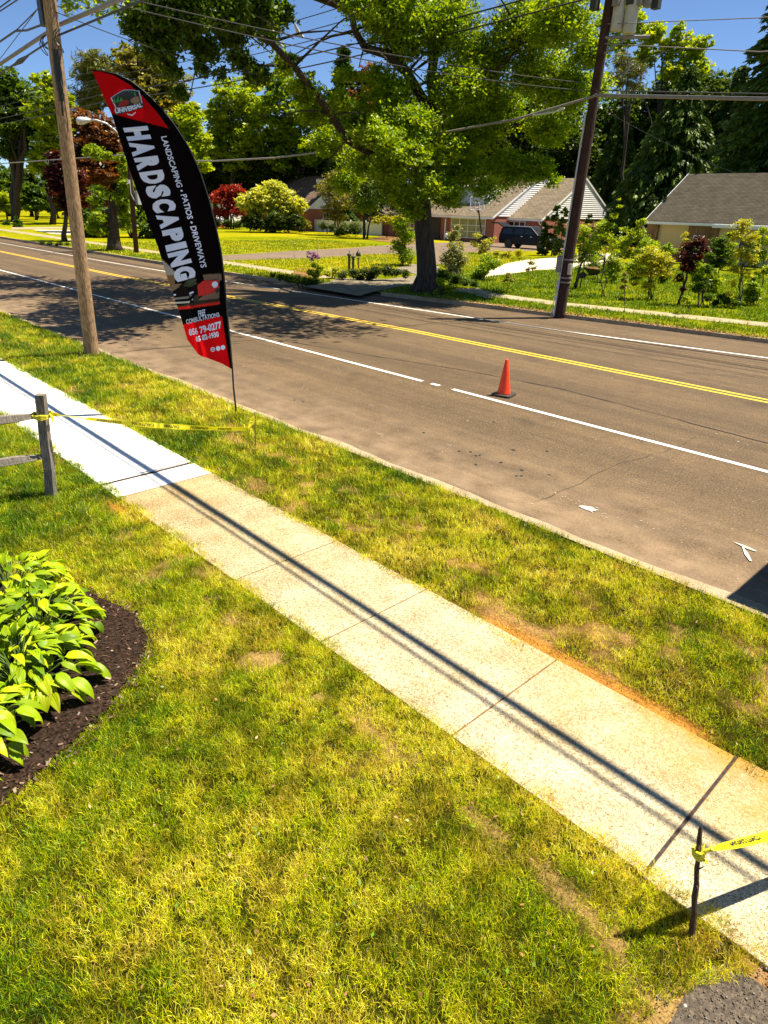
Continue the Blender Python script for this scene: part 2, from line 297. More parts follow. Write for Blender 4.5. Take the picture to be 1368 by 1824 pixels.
def dash(mb, a, b, y0, y1, wd, z):
    n = max(1, int(abs(b - a) / 4)); 
    for i in range(n):
        x0 = a + (b - a) * i / n; x1 = a + (b - a) * (i + 1) / n; f = lambda x: y0 + (y1 - y0) * (x - a) / (b - a)
        mb.poly([(x0, f(x0) - wd / 2, z), (x1, f(x1) - wd / 2, z), (x1, f(x1) + wd / 2, z), (x0, f(x0) + wd / 2, z)])
g1 = gp(748, 680, RZ)[0]; g2a, g2b = gp(765, 684, RZ)[0], gp(783, 687, RZ)[0]; g3 = gp(804, 694, RZ)[0]
dash(mb, -140, g1, 10.72, 10.84, .11, RZ + .004); dash(mb, g2a, g2b, 10.84, 10.84, .11, RZ + .004); dash(mb, g3, 40, 10.84, 11.0, .11, RZ + .004)
for a, b in (((-160, 17.5), (-42, 17.6)), ((-42, 17.6), (-30, 18.02)), ((-30, 18.02), (-12, 19.4)), ((-12, 19.4), (-6, 20.4)), ((-6, 20.4), (30, 24))): dash(mb, a[0], b[0], a[1], b[1], .11, RZ + .004)
tag(mb.build('white_road_line', M['white']), kind='structure')
mb = MB()
for off in (-.12, .12): dash(mb, -140, -35, 14.85 + off, 14.72 + off, .10, RZ + .004); dash(mb, -35, -15, 14.72 + off, 15.38 + off, .10, RZ + .004); dash(mb, -15, 40, 15.38 + off, 15.4 + off, .10, RZ + .004)
tag(mb.build('yellow_road_line', M['yellow']), kind='structure')
# tar seams and cracks in the asphalt
def crackline(mb, pts, wd, z, jit=.03):
    P = [np.array(pts[0][:2])]
    for a, b in zip(pts[:-1], pts[1:]):
        a = np.array(a[:2]); b = np.array(b[:2]); n = max(2, int(np.linalg.norm(b - a) / .25))
        for i in range(1, n + 1): P.append(a + (b - a) * i / n + RNG.normal(0, jit, 2))
    P = np.array(P); T = np.gradient(P, axis=0); T /= np.linalg.norm(T, axis=1)[:, None] + 1e-9; Nn = np.stack([-T[:, 1], T[:, 0]], 1)
    ws = wd * RNG.uniform(.3, 1, len(P))
    for i in range(len(P) - 1): mb.poly([(*(P[i] - Nn[i] * ws[i]), z), (*(P[i + 1] - Nn[i + 1] * ws[i + 1]), z), (*(P[i + 1] + Nn[i + 1] * ws[i + 1]), z), (*(P[i] + Nn[i] * ws[i]), z)])
mb = MB()
crackline(mb, [gp(*p, RZ) for p in [(0, 495), (200, 545), (320, 568), (450, 598), (700, 640), (840, 662), (1000, 693), (1160, 735), (1368, 790)]], .017, RZ + .008, .012)
crackline(mb, [gp(*p, RZ) for p in [(950, 895), (1040, 860), (1090, 830), (1200, 800), (1240, 780)]], .004, RZ + .008, .03)
crackline(mb, [gp(*p, RZ) for p in [(230, 625), (420, 612), (640, 588), (900, 570)]], .012, RZ + .008, .02)
crackline(mb, [(-60, 16.6), (-20, 17.0), (-5, 17.6), (10, 17.8)], .012, RZ + .008, .02)
tag(mb.build('road_crack', M['black']), kind='structure')
mb = MB(); mw = MB()
def blob(mb, c, rx, ry, z, n=14, j=.3):
    a = RNG.uniform(0, 6.28); mb.poly([(c[0] + rx * cos(t) * q, c[1] + ry * sin(t) * q, z) for t, q in [(2 * pi * i / n, RNG.uniform(1 - j, 1 + j)) for i in range(n)]])
for p in [(915, 802), (930, 838), (920, 848), (848, 828), (818, 804), (838, 805), (855, 811), (893, 824), (848, 812), (755, 771), (540, 716), (525, 713), (978, 846), (880, 752), (974, 804), (929, 848)]:
    g = gp(*p, RZ); blob(mb, g, RNG.uniform(.015, .04), RNG.uniform(.01, .028), RZ + .009)
tag(mb.build('tar_spot', M['ink']), kind='structure')
g = gp(1050, 907, RZ); blob(mw, g, .11, .075, RZ + .01, 20, .35)
for i in range(30): blob(mw, (g[0] + RNG.normal(0, .2), g[1] + RNG.normal(0, .1)), .007, .006, RZ + .011, 6)
for i in range(90):
    q = (RNG.uniform(-14, -1.8), RNG.uniform(7, 20)); blob(mw, q, RNG.uniform(.006, .018), RNG.uniform(.006, .014), RZ + .011, 6)
def stroke(mb, a, b, wd, z):
    a, b = gp(*a, RZ), gp(*b, RZ); d = b - a; nn = np.array([-d[1], d[0]]) / np.linalg.norm(d[:2]) * wd
    mb.poly([(a[0], a[1], z), (a[0] + d[0] * .6 - nn[0] * 1.2, a[1] + d[1] * .6 - nn[1] * 1.2, z), (b[0] - nn[0] * .6, b[1] - nn[1] * .6, z), (b[0] + nn[0] * .6, b[1] + nn[1] * .6, z), (a[0] + d[0] * .5 + nn[0], a[1] + d[1] * .5 + nn[1], z)])
stroke(mw, (1305, 966), (1346, 983), .028, RZ + .012); stroke(mw, (1320, 972), (1337, 1001), .022, RZ + .013)
tag(mw.build('white_paint_mark', M['splash']), kind='structure')
# rough flush kerb on the near side
mb = MB(); xs = np.arange(-60, 12, .25)
e0 = 6.42 + .05 * (fbm(xs, xs * 0, .8, 3) - .5) ; e1 = 6.62 + .05 * sst(-8, -3, xs) + .24 * (fbm(xs, xs * 0 + 9, .9, 5) - .5)
for i in range(len(xs) - 1):
    mb.poly([(xs[i], e0[i], .0), (xs[i + 1], e0[i + 1], .0), (xs[i + 1], e1[i + 1], -.03), (xs[i], e1[i], -.03)])
    mb.poly([(xs[i], e1[i], -.03), (xs[i + 1], e1[i + 1], -.03), (xs[i + 1], e1[i + 1] + .01, RZ - .02), (xs[i], e1[i] + .01, RZ - .02)])
tag(mb.build('near_kerb', M['kerb']), kind='structure')

# near turf: bumpy soil sheet
def grid(name, x0, x1, y0, y1, st, zf, mat, cf=None):
    xs = np.arange(x0, x1 + st, st); ys = np.linspace(y0, y1, max(3, int((y1 - y0) / st) + 1)); XX, YY = np.meshgrid(xs, ys, indexing='ij'); ZZ = zf(XX, YY)
    V = np.stack([XX, YY, ZZ], -1).reshape(-1, 3); n, m = XX.shape; I = np.arange(n * m).reshape(n, m)
    F = np.stack([I[:-1, :-1], I[1:, :-1], I[1:, 1:], I[:-1, 1:]], -1).reshape(-1, 4); c = V[F].mean(1)
    return tag(npmesh(name, V, F, mat, smooth=True, fcol=cf(c[:, 0], c[:, 1]) if cf else None), kind='structure')
zl = lambda x, y: -.012 + .035 * (fbm(x, y, .9, 21) - .5)
zv = lambda x, y: .026 * sst(4.36, 4.5, y) * (1 - sst(5.9, 6.4, y)) + zl(x, y)
sheet('lawn', [(-300, -60), (-40, -60), (-40, 2.99), (-300, 2.99)], -.005, M['lawn'])
sheet('verge', [(-300, 4.33), (-60, 4.33), (-60, 6.5), (-300, 6.5)], -.005, M['lawn'])
sheet('yard_soil', [(-.4, -8), (8, -8), (8, 2.96), (-.4, 2.96)], -.03, M['dirt'])
# sidewalk slabs
def slabs(name, xs, mat, yl, yr, gap=.007):
    mb = MB()
    for a, b in zip(xs[:-1], xs[1:]):
        dz = RNG.uniform(-.002, .002); mb.box((a + gap, yl, -.1), (b - gap, yr, .004 + dz))
    return tag(mb.build(name, mat, bevel=.006), kind='structure')
sheet('sidewalk_bed', [(-120, 2.99), (10, 2.99), (10, 4.33), (-120, 4.33)], -.006, M['dirt'])
slabs('old_sidewalk', [-8.03, -6.78, -5.27, -3.86, -2.33, -.844], M['oldconc'], 2.98, 4.335, .0065)
slabs('old_sidewalk', [-.838, .7, 2.2, 3.7, 5.2, 6.7], M['oldconc'], 2.96, 4.36, .009)
slabs('new_sidewalk', [-8.55, -8.05], M['newconc'], 2.97, 4.33, .004)
slabs('new_sidewalk', [-13.9, -12.6, -11.3, -9.93, -8.62], M['newconc'], 2.97, 4.33, .004)
slabs('new_sidewalk', [-60, -40, -26, -21, -17.5, -15.2, -13.93], M['newconc'], 2.97, 4.33, .012)
mb = MB().box((-8.64, 2.98, -.06), (-8.54, 4.32, -.002)).box((-.850, 2.97, -.06), (-.832, 4.35, -.002)); tag(mb.build('expansion_joint', M['darkbark']), kind='structure')
# mulch bed
BED = [gp(*p) for p in [(0, 1042), (60, 1045), (150, 1055), (210, 1080), (250, 1108), (264, 1140), (258, 1170), (235, 1205), (200, 1252), (150, 1305), (100, 1350), (50, 1395), (0, 1432)]]
_b = np.array([(p[0], p[1]) for p in BED]); _d = np.r_[0, np.cumsum(np.hypot(*np.diff(_b, axis=0).T))]; _s = np.linspace(0, _d[-1], 90)
BED = np.stack([np.interp(_s, _d, _b[:, 0]) + RNG.normal(0, .012, 90), np.interp(_s, _d, _b[:, 1]) + RNG.normal(0, .012, 90)], 1)
bp = [(p[0], p[1]) for p in BED] + [(-5, -3), (-12, -3), (-12, 1.6)]
mb = MB(); c0 = (-6, -.5); 
m = mb.poly([(p[0], p[1], .022) for p in bp]).build('mulch_bed', M['mulch']); tag(m, kind='structure')
def inpoly(x, y, P):
    x = np.asarray(x); y = np.asarray(y); r = np.zeros(x.shape, bool); n = len(P)
    for i in range(n):
        (x0, y0), (x1, y1) = P[i][:2], P[(i + 1) % n][:2]
        if y0 == y1: continue
        c = ((y0 > y) != (y1 > y)) & (x < (x1 - x0) * (y - y0) / (y1 - y0) + x0); r ^= c
    return r
# chips of mulch
n = 5200; xs = RNG.uniform(-8.5, -3.8, n * 3); ys = RNG.uniform(-1.2, 2.0, n * 3); ok = inpoly(xs, ys, bp); xs, ys = xs[ok][:n], ys[ok][:n]; _k = RNG.integers(0, 90, 420); xs = np.r_[xs, BED[_k, 0] + RNG.normal(.02, .05, 420)]; ys = np.r_[ys, BED[_k, 1] + RNG.normal(.02, .05, 420)]; n = len(xs)
a = RNG.uniform(0, 6.28, n); L = RNG.uniform(.008, .03, n); Wd = RNG.uniform(.003, .008, n); zz = .024 + RNG.uniform(0, .012, n); tl = RNG.uniform(-.4, .4, n)
u = np.stack([np.cos(a), np.sin(a), tl], 1) * L[:, None] * .7; v = np.stack([-np.sin(a), np.cos(a), RNG.uniform(-.5, .5, n)], 1) * Wd[:, None]; c = np.stack([xs, ys, zz], 1)
V = np.stack([c - u - v, c + u - v, c + u + v, c - u + v], 1).reshape(-1, 3); F = np.arange(n * 4).reshape(-1, 4)
t = RNG.random(n)[:, None]; fc = np.where(t < .90, np.array([[.05, .025, .015]]) * RNG.uniform(.5, 2.2, (n, 1)), np.array([[.34, .24, .16]]) * RNG.uniform(.5, 1.3, (n, 1)))
tag(npmesh('mulch_chips', V, F, M['needle'], fcol=fc), 'dark shredded bark chips covering the curved bed', 'mulch', kind='stuff')
# near driveway corner
DR = [gp(*p) for p in [(1192, 1824), (1206, 1798), (1221, 1768), (1240, 1742), (1262, 1716), (1284, 1704), (1312, 1716), (1340, 1738), (1368, 1758)]]
mb = MB().poly([(DR[0][0] - .15, DR[0][1] - .6, -.016)] + [(p[0], p[1], -.016) for p in DR] + [(1.2, 2.86, -.016), (6, 2.86, -.016), (6, -8, -.016), (-.5, -8, -.016)]); tag(mb.build('driveway', M['neardrive']), kind='structure')
n = 2600; xs = np.r_[RNG.uniform(-.62, .1, 900), RNG.uniform(-.5, .6, 1700)]; ys = np.r_[RNG.uniform(2.2, 2.97, 900), RNG.uniform(1.6, 2.9, 1700)]; sz = RNG.uniform(.0012, .0048, n) * RNG.choice([1, 1, 1, 2], n)
u = RNG.normal(size=(n, 3)); u /= np.linalg.norm(u, axis=1)[:, None]; v = np.cross(u, RNG.normal(size=(n, 3))); v /= np.linalg.norm(v, axis=1)[:, None]; ww = np.cross(u, v); c = np.stack([xs, ys, np.full(n, -.014)], 1) + [0, 0, .002]; q = sz[:, None]
V = np.stack([c + u * q, c + v * q, c - u * q, c - v * q, c + ww * q * .8, c - ww * q * .8], 1).reshape(-1, 3); I = np.arange(n)[:, None] * 6; F = np.concatenate([I + np.array([a]) for a in ((0, 1, 4), (1, 2, 4), (2, 3, 4), (3, 0, 4), (1, 0, 5), (2, 1, 5), (3, 2, 5), (0, 3, 5))], 1).reshape(-1, 3)
tag(npmesh('loose_grit', V, F, M['needle'], fcol=np.repeat(np.array([[.17, .14, .105]]) * RNG.uniform(.3, 1.8, (n, 1)), 8, 0)), 'loose stones on the driveway corner by the dark stake', 'gravel', kind='stuff')
# far side
FZ = .06
mb = MB()
for a, b in zip(CURB[:-1], CURB[1:]): mb.poly([(a[0], a[1] + .14, FZ), (b[0], b[1] + .14, FZ), (b[0], 1200, FZ), (a[0], 1200, FZ)])
tag(mb.build('far_lawn', M['lawn']), kind='structure')
mb = MB()
for a, b in zip(CURB[:-1], CURB[1:]):
    if a[0] >= -27 and a[0] < -22: continue
    h = FZ + .03 if a[0] < -16 else FZ
    mb.poly([(a[0], a[1], RZ - .05), (b[0], b[1], RZ - .05), (b[0], b[1] + .02, h), (a[0], a[1] + .02, h)]); mb.poly([(a[0], a[1] + .02, h), (b[0], b[1] + .02, h), (b[0], b[1] + .17, h), (a[0], a[1] + .17, h)])
tag(mb.build('far_kerb', M['kerb']), kind='structure')
mb = MB()
for xa, xb in ((-27.2, -26.5), (-26.5, -24), (-24, -22), (-22, -21.4)):
    ya, yb = curbY(xa), curbY(xb); mb.poly([(xa, ya - .02, RZ + .004), (xb, yb - .02, RZ + .004), (xb, yb + 1.0, FZ + .018), (xa, ya + 1.0, FZ + .018)])
tag(mb.build('driveway_apron', M['darkconc']), kind='structure')
strip('far_sidewalk', [(-140, 24.6), (-83, 23.9), (-60, 23.4), (-39, 22.9), (-33, 22.7), (-30, 22.5), (-28, 22.5)], 1.3, FZ + .012, M['farconc'])
strip('far_sidewalk', [(-21.0, 24.5), (-18.7, 24.3), (-15.5, 24.3), (-13.5, 24.75), (-11.3, 25.2), (-8, 25.9), (6, 28.5), (30, 33)], 1.1, FZ + .012, M['farconc'])
pg = lambda pts, z: [tuple(gp(*p, z)[:2]) for p in pts]
sheet('driveway_apron', pg([(585, 503), (600, 495), (690, 497), (745, 490), (705, 478), (735, 470), (785, 475), (770, 500), (700, 512), (655, 522), (640, 527), (540, 510)], FZ + .02), FZ + .02, M['darkconc'])
sheet('far_driveway', pg([(300, 458), (395, 455), (520, 447), (620, 442), (700, 436), (760, 433), (860, 431), (1020, 433), (1020, 446), (860, 448), (800, 452), (790, 472), (745, 470), (748, 457), (690, 452), (560, 460), (395, 464), (300, 468)], FZ + .016), FZ + .016, M['drive'])
sheet('gravel_drive', pg([(862, 494), (872, 482), (900, 470), (935, 463), (985, 459), (1010, 452), (1090, 452), (1106, 462), (1080, 472), (1000, 480), (960, 480), (905, 488)], FZ + .02), FZ + .02, M['gravel'])
sheet('stone_path', pg([(812, 514), (845, 512), (870, 517), (882, 527), (870, 532), (840, 524)], FZ + .022), FZ + .022, M['farconc'])
sheet('left_driveway', pg([(58, 409), (140, 410), (165, 414), (185, 417), (150, 420), (90, 416)], FZ + .02), FZ + .02, M['gravel'])
sheet('left_driveway', pg([(20, 405), (170, 403), (165, 406), (20, 409)], FZ + .022), FZ + .022, M['farconc'])
sheet('mulch_patch', pg([(520, 488), (528, 478), (565, 475), (572, 492), (555, 497)], FZ + .02), FZ + .02, M['dirt'])
sheet('mulch_patch', pg([(655, 427), (690, 418), (760, 420), (760, 434), (700, 432)], FZ + .024), FZ + .024, M['dirt'])

# ------------------------------------------------------------ grass
GC = np.array([[.07, .17, .002], [.24, .36, .003], [.52, .54, .004], [.80, .66, .012], [.92, .70, .14]])
def blades(name, label, x, y, z0, Lr, Wr, mixf, seed, lean=None, seg=2):
    r = np.random.default_rng(seed); n = len(x); d = np.hypot(np.hypot(x, y), EYE); lod = np.maximum(1, d / 5.5) ** .8
    L = Lr[0] + (Lr[1] - Lr[0]) * r.random(n); L = L * np.minimum(lod, 2.2); Wd = (Wr[0] + (Wr[1] - Wr[0]) * r.random(n)) * lod
    a = r.uniform(0, 2 * pi, n) if lean is None else lean + r.normal(0, .9, n); dirx, diry = np.cos(a), np.sin(a); b = r.uniform(0, 2 * pi, n)
    k = r.uniform(.2, 1.15, n); base = np.stack([x, y, z0], 1); h = np.stack([dirx, diry, np.zeros(n)], 1); up = np.array([[0, 0, 1.]])
    c1 = base + (h * np.sin(k * .45)[:, None] + up * np.cos(k * .45)[:, None]) * (L * .55)[:, None]
    c2 = c1 + (h * np.sin(k * 1.3)[:, None] + up * np.cos(k * 1.3)[:, None]) * (L * .5)[:, None]
    wv = np.stack([np.cos(b), np.sin(b), np.zeros(n)], 1) * Wd[:, None] / 2
    V = np.stack([base - wv, base + wv, c1 + wv * .8, c1 - wv * .8, c2 + wv * .12, c2 - wv * .12], 1).reshape(-1, 3)
    I = np.arange(n)[:, None] * 6; F = np.concatenate([I + np.array([[0, 1, 2, 3]]), I + np.array([[3, 2, 4, 5]])], 1).reshape(-1, 4)
    t = np.clip(mixf + r.normal(0, .09 if name == 'far_grass' else .27, n), 0, .999) * (len(GC) - 1); i = t.astype(int); f = (t - i)[:, None]; c = (GC[i] * (1 - f) + GC[np.minimum(i + 1, 4)] * f) * r.uniform(.45, 1.25, (n, 1)) * (1 if name == 'far_grass' else (.72 + .5 * sst(.3, .6, fbm(x, y, .16, 99)))[:, None])
    return tag(npmesh(name, V, F, M['blade'], fcol=np.repeat(np.clip(c * (1 if name == 'far_grass' else 1.12), 0, .95), 2, 0)), label, 'grass', kind='stuff')
def scatter(x0, x1, y0, y1, n, dens, seed):
    r = np.random.default_rng(seed); x = r.uniform(x0, x1, n); y = r.uniform(y0, y1, n); return x, y, r.random(n) < dens(x, y)
def lawn_dens(x, y):
    d = np.hypot(np.hypot(x, y), EYE); f = np.minimum(1, (5.2 / d) ** 1.6)
    tr = np.exp(-((y - (2.57 + .05 * np.sin(x * 2.1))) / .09) ** 2) * (x > -5.4) * sst(.44, .62, fbm(x, y, .26, 44)) * .8 * 1.0
    tr += np.exp(-(((x + 7.75) / .35) ** 2 + ((y - 2.83) / .1) ** 2)) + .7 * sst(.58, .80, fbm(x, y, .5, 71)) * sst(1.7, 2.4, y)
    tuft = .25 + .75 * sst(.30, .52, fbm(x, y, .07, 31)); e = 1 - sst(2.98, 3.08, y + .18 * (fbm(x, y * 0, .22, 12) - .5))
    out = ~inpoly(x, y, bp); drv = ~((x > .07 + np.interp(y, [-2, 2.35, 2.62, 2.82, 3.1], [-.85, -.52, -.42, -.28, -.22])))
    vis = (x < 1.43 * (y - 2.68) + .5)  # outside the frame on the right is bare of detail
    return f * np.clip(1 - tr * .93, .1, 1) * tuft * e * out * drv
x, y, ok = scatter(-13.5, .1, -.8, 3.16, 1600000, lawn_dens, 1)
D2 = ok
r2 = np.random.default_rng(5)
x, y = x[ok], y[ok]; mf = .50 + .95 * (fbm(x, y, 1.1, 61) - .48) + .7 * (fbm(x, y, .22, 62) - .47) + .16 * sst(1.9, 2.9, y) - .2 * (x < -8) - .10
blades('lawn_grass', 'dry yellow green lawn grass on the house side of the sidewalk', x, y, zl(x, y) - .004, (.025, .068), (.0019, .0038), mf, 11)
x = np.random.default_rng(9).uniform(-4.6, -3.4, 1)
def lawn_bare_and_shade(x, y):
    b = np.exp(-((y - (2.57 + .05 * np.sin(x * 2.1))) / .09) ** 2) * (x > -5.4) * sst(.44, .62, fbm(x, y, .26, 44)) * .8 + np.exp(-(((x + 7.75) / .35) ** 2 + ((y - 2.83) / .1) ** 2)) + .7 * sst(.58, .80, fbm(x, y, .5, 71)) * sst(1.7, 2.4, y) + sst(-.02, .06, x - np.interp(y, [-2, 2.35, 2.62, 2.82, 3.1], [-.85, -.52, -.42, -.28, -.22]))
    b = np.clip(b, 0, 1)[:, None]; n_ = fbm(x, y, .12, 88)[:, None]; od = np.exp(-(((x + 7.75) / .3) ** 2 + ((y - 2.85) / .12) ** 2))[:, None]
    return (np.array([[.030, .030, .004]]) * (1 - b) + (np.array([[.34, .22, .08]]) * (1 - od) + np.array([[.45, .17, .03]]) * od) * b) * (.6 + .8 * n_)  # bare dirt in patches; elsewhere near black, painting shade between blades
def verge_bare_and_shade(x, y):
    o = np.exp(-((y - 4.38) / .07) ** 2) * sst(-3.6, -2.6, x) * (1 - sst(-1.3, -.9, x)); b = .75 * sst(.53, .80, fbm(x, y, .45, 90)) * (1 - sst(5.6, 6.0, y)); o = np.clip(o * 1.3, 0, 1)[:, None]; b = np.clip(b, 0, 1)[:, None]; n_ = fbm(x, y, .12, 89)[:, None]
    c = np.array([[.032, .028, .005]]) * (1 - b) + np.array([[.38, .22, .09]]) * b; return (c * (1 - o) + np.array([[.42, .19, .04]]) * o) * (.6 + .8 * n_)  # real dirt patches, the rest darkened as shade under the grass
grid('lawn', -14, -.3, -1.5, 2.99, .04, lambda x, y: zl(x, y) - .01 * sst(2.8, 2.98, y), M['soil_shade'], lawn_bare_and_shade)
grid('lawn', -40, -.3, -8, -1.5, .3, lambda x, y: zl(x, y), M['thatch']); grid('lawn', -40, -14, -1.5, 2.99, .3, lambda x, y: zl(x, y), M['thatch'])
grid('verge', -16, 1, 4.33, 6.46, .04, zv, M['soil_shade'], verge_bare_and_shade); grid('verge', -60, -16, 4.33, 6.46, .3, zv, M['thatch']); grid('verge', 1, 10, 4.33, 6.46, .3, zv, M['thatch'])
def verge_dens(x, y):
    d = np.hypot(np.hypot(x, y), EYE); f = np.minimum(1, (6.5 / d) ** 1.5)
    dirt = np.exp(-((y - 4.38) / .07) ** 2) * sst(-3.6, -2.6, x) * (1 - sst(-1.3, -.9, x)) * 1.3 + .75 * sst(.53, .80, fbm(x, y, .45, 90)) * (1 - sst(5.6, 6.0, y))
    tuft = .3 + .7 * sst(.30, .52, fbm(x, y, .09, 33)); e = sst(4.21, 4.33, y + .14 * (fbm(x, y * 0, .25, 13) - .5)) * (1 - sst(6.38, 6.50, y + .12 * (fbm(x, y * 0 + 3, .35, 14) - .5)))
    return f * np.clip(1 - dirt * .93, .12, 1) * tuft * e
x, y, ok = scatter(-30, .6, 4.18, 6.6, 950000, verge_dens, 2); x, y = x[ok], y[ok]
mf = .50 + 1.0 * (fbm(x, y, .9, 66) - .47) + .8 * (fbm(x, y, .25, 67) - .47) - .22 * (x < -7.5) * (y < 5.3) - .15 * (y > 6.2) - .2 * (x < -14)
blades('verge_grass', 'patchy grass strip between the sidewalk and the road', x, y, zv(x, y) - .004, (.025, .062), (.0022, .0044), mf, 12)
def far_dens(x, y):
    cy = np.interp(x, [c[0] for c in CURB], [c[1] for c in CURB]); f = (y > cy + .15) * np.minimum(1, 24 / np.hypot(x, y))
    sy = np.interp(x, [-83, -39, -30, -26, -21, -18.7, -15.5, -13.5, -11.3, -8, 6], [23.9, 22.9, 22.5, 22.5, 24.5, 24.3, 24.3, 24.75, 25.2, 25.9, 28.5]); f = f * (np.abs(y - sy) > .58)
    for P in (pg([(862, 494), (872, 482), (900, 470), (985, 459), (1010, 452), (1090, 452), (1106, 462), (1000, 480)], FZ), pg([(585, 503), (600, 495), (745, 470), (785, 475), (770, 500), (640, 527), (540, 510)], FZ), pg([(300, 458), (520, 447), (760, 433), (1020, 433), (1020, 446), (800, 452), (790, 472), (745, 470), (748, 457), (690, 452), (560, 460), (300, 468)], FZ), pg([(812, 514), (845, 512), (882, 527), (840, 524)], FZ)): f = f * ~inpoly(x, y, P)
    return f * (.2 + .8 * sst(.35, .5, fbm(x, y, .8, 51)))
x, y, ok = scatter(-60, 2, 19.7, 46, 420000, far_dens, 3); x, y = x[ok], y[ok]
r3 = np.random.default_rng(4); mf = np.where(x < -27, .42, .22) + .5 * (fbm(x, y, 4, 68) - .5) - .06 * (y < 23)
n = len(x); hh = np.ones(n)
blades('far_grass', 'bright green grass of the yards across the road', x, y, np.full(n, FZ), (.03, .07), (.005, .010), mf, 13)
# fallen leaves and litter along the far kerb
n = 2600; xs = RNG.uniform(-20, 0, n); ys = np.array([curbY(q) for q in xs]) + np.abs(RNG.normal(.1, .28, n)); a = RNG.uniform(0, 6.28, n); s = RNG.uniform(.02, .06, n)
u = np.stack([np.cos(a), np.sin(a), RNG.uniform(-.5, .5, n)], 1) * s[:, None]; v = np.stack([-np.sin(a), np.cos(a), RNG.uniform(-.5, .5, n)], 1) * s[:, None] * .5; c = np.stack([xs, ys, np.full(n, FZ + .03)], 1)
V = np.stack([c - u, c + v, c + u, c - v], 1).reshape(-1, 3); fc = np.array([[.34, .17, .06]]) * RNG.uniform(.4, 1.5, (n, 1))
tag(npmesh('leaf_litter', V, np.arange(4 * n).reshape(-1, 4), M['needle'], fcol=fc), 'brown fallen leaves lying along the far kerb', 'leaves', kind='stuff')

# ------------------------------------------------------------ vegetation builders
PAL = dict(
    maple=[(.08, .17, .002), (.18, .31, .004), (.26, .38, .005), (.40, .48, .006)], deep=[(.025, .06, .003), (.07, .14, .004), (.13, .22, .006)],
    lime=[(.12, .22, .003), (.28, .40, .005), (.45, .52, .006)], gold=[(.24, .29, .015), (.40, .43, .025), (.52, .50, .05)],
    dark=[(.016, .038, .004), (.040, .078, .006), (.08, .13, .008)], spruce=[(.016, .042, .006), (.042, .085, .008), (.11, .17, .012)],
    red=[(.14, .012, .010), (.28, .022, .018), (.42, .04, .025)], copper=[(.07, .024, .010), (.15, .055, .018), (.26, .11, .03)], plum=[(.022, .007, .010), (.06, .012, .015), (.12, .022, .02)],
    olive=[(.10, .12, .015), (.19, .20, .03), (.30, .25, .05)], gray=[(.15, .19, .09), (.27, .30, .15), (.40, .42, .22)], variegated=[(.20, .30, .02), (.46, .52, .06), (.74, .74, .25)])
def leaf_np(lobes, n, size, pal, seed, per=22, crf=.16, up=.7, aspect=.55, flat=.8, droop=0, shell=.42):
    """lobes: (x,y,z,r) world. Leaves gather in sprays spread through each lobe."""
    r = np.random.default_rng(seed); Lb = np.array([l[:4] for l in lobes], float); wgt = Lb[:, 3] ** 2.2; wgt /= wgt.sum(); nc = max(3, int(n / per))
    li = r.choice(len(Lb), nc, p=wgt); dv = r.normal(size=(nc, 3)); dv /= np.linalg.norm(dv, axis=1)[:, None]; rad = r.random(nc) ** shell * r.uniform(.75, 1.12, nc)
    cc = Lb[li, :3] + dv * (rad * Lb[li, 3])[:, None] * np.array([1, 1, flat]); cs = Lb[li, 3] ** .6 * crf * r.uniform(.5, 1.5, nc); tint = r.random(nc)
    ci = r.integers(0, nc, n); off = r.normal(size=(n, 3)) * cs[ci][:, None] * np.array([1, 1, .45]); P = cc[ci] + off; P[:, 2] -= droop * np.abs(off[:, 0])
    nn = r.normal(size=(n, 3)); nn[:, 2] = np.abs(nn[:, 2]) + up; nn /= np.linalg.norm(nn, axis=1)[:, None]; q = r.normal(size=(n, 3)); u = np.cross(nn, q); u /= np.linalg.norm(u, axis=1)[:, None]
    if droop: u[:, 2] -= droop; u /= np.linalg.norm(u, axis=1)[:, None]
    v = np.cross(nn, u); s = (size * r.uniform(.6, 1.35, n))[:, None]; u = u * s * .5; v = v * s * .5 * aspect; dr = nn * s * .08
    V = np.stack([P - u, P + v * 1.0 - u * .1 - dr, P + u, P - v * 1.0 - u * .1 - dr], 1).reshape(-1, 3); pc = np.array(pal); t = np.clip(tint[ci] * .65 + r.random(n) * .35, 0, .999) * (len(pc) - 1)
    i = t.astype(int); f = (t - i)[:, None]; c = (pc[i] * (1 - f) + pc[np.minimum(i + 1, len(pc) - 1)] * f) * r.uniform(.75, 1.2, (n, 1))
    return V, np.arange(4 * n).reshape(-1, 4), c
def foliage(name, lobes, n, size, pal, seed, parent, mat='leaf', **k):
    V, F, c = leaf_np(lobes, n, size, PAL[pal] if isinstance(pal, str) else pal, seed, **k); return npmesh(name, V, F, M[mat], parent, fcol=c)
def wlobes(D, ls, seed=0, spread=.6):
    r = random.Random(seed); out = []
    for l in ls:
        d = D + (l[3] if len(l) > 3 else 0); c = atD(l[0], l[1], d); rr = l[2] * pscale(c); dd = r.uniform(-spread, spread) * rr; c = atD(l[0], l[1], d + dd); out.append((c[0], c[1], c[2], rr))
    return out
def limb_path(a, b, sag=0, n=6, jit=.04):
    a = np.array(a, float); b = np.array(b, float); L = np.linalg.norm(b - a); P = []
    for i in range(n + 1):
        t = i / n; p = a + (b - a) * t; p[2] += sag * sin(pi * t) * L; p[:2] += RNG.normal(0, jit * L * .3, 2) * (0 < i < n); P.append(p)
    return P
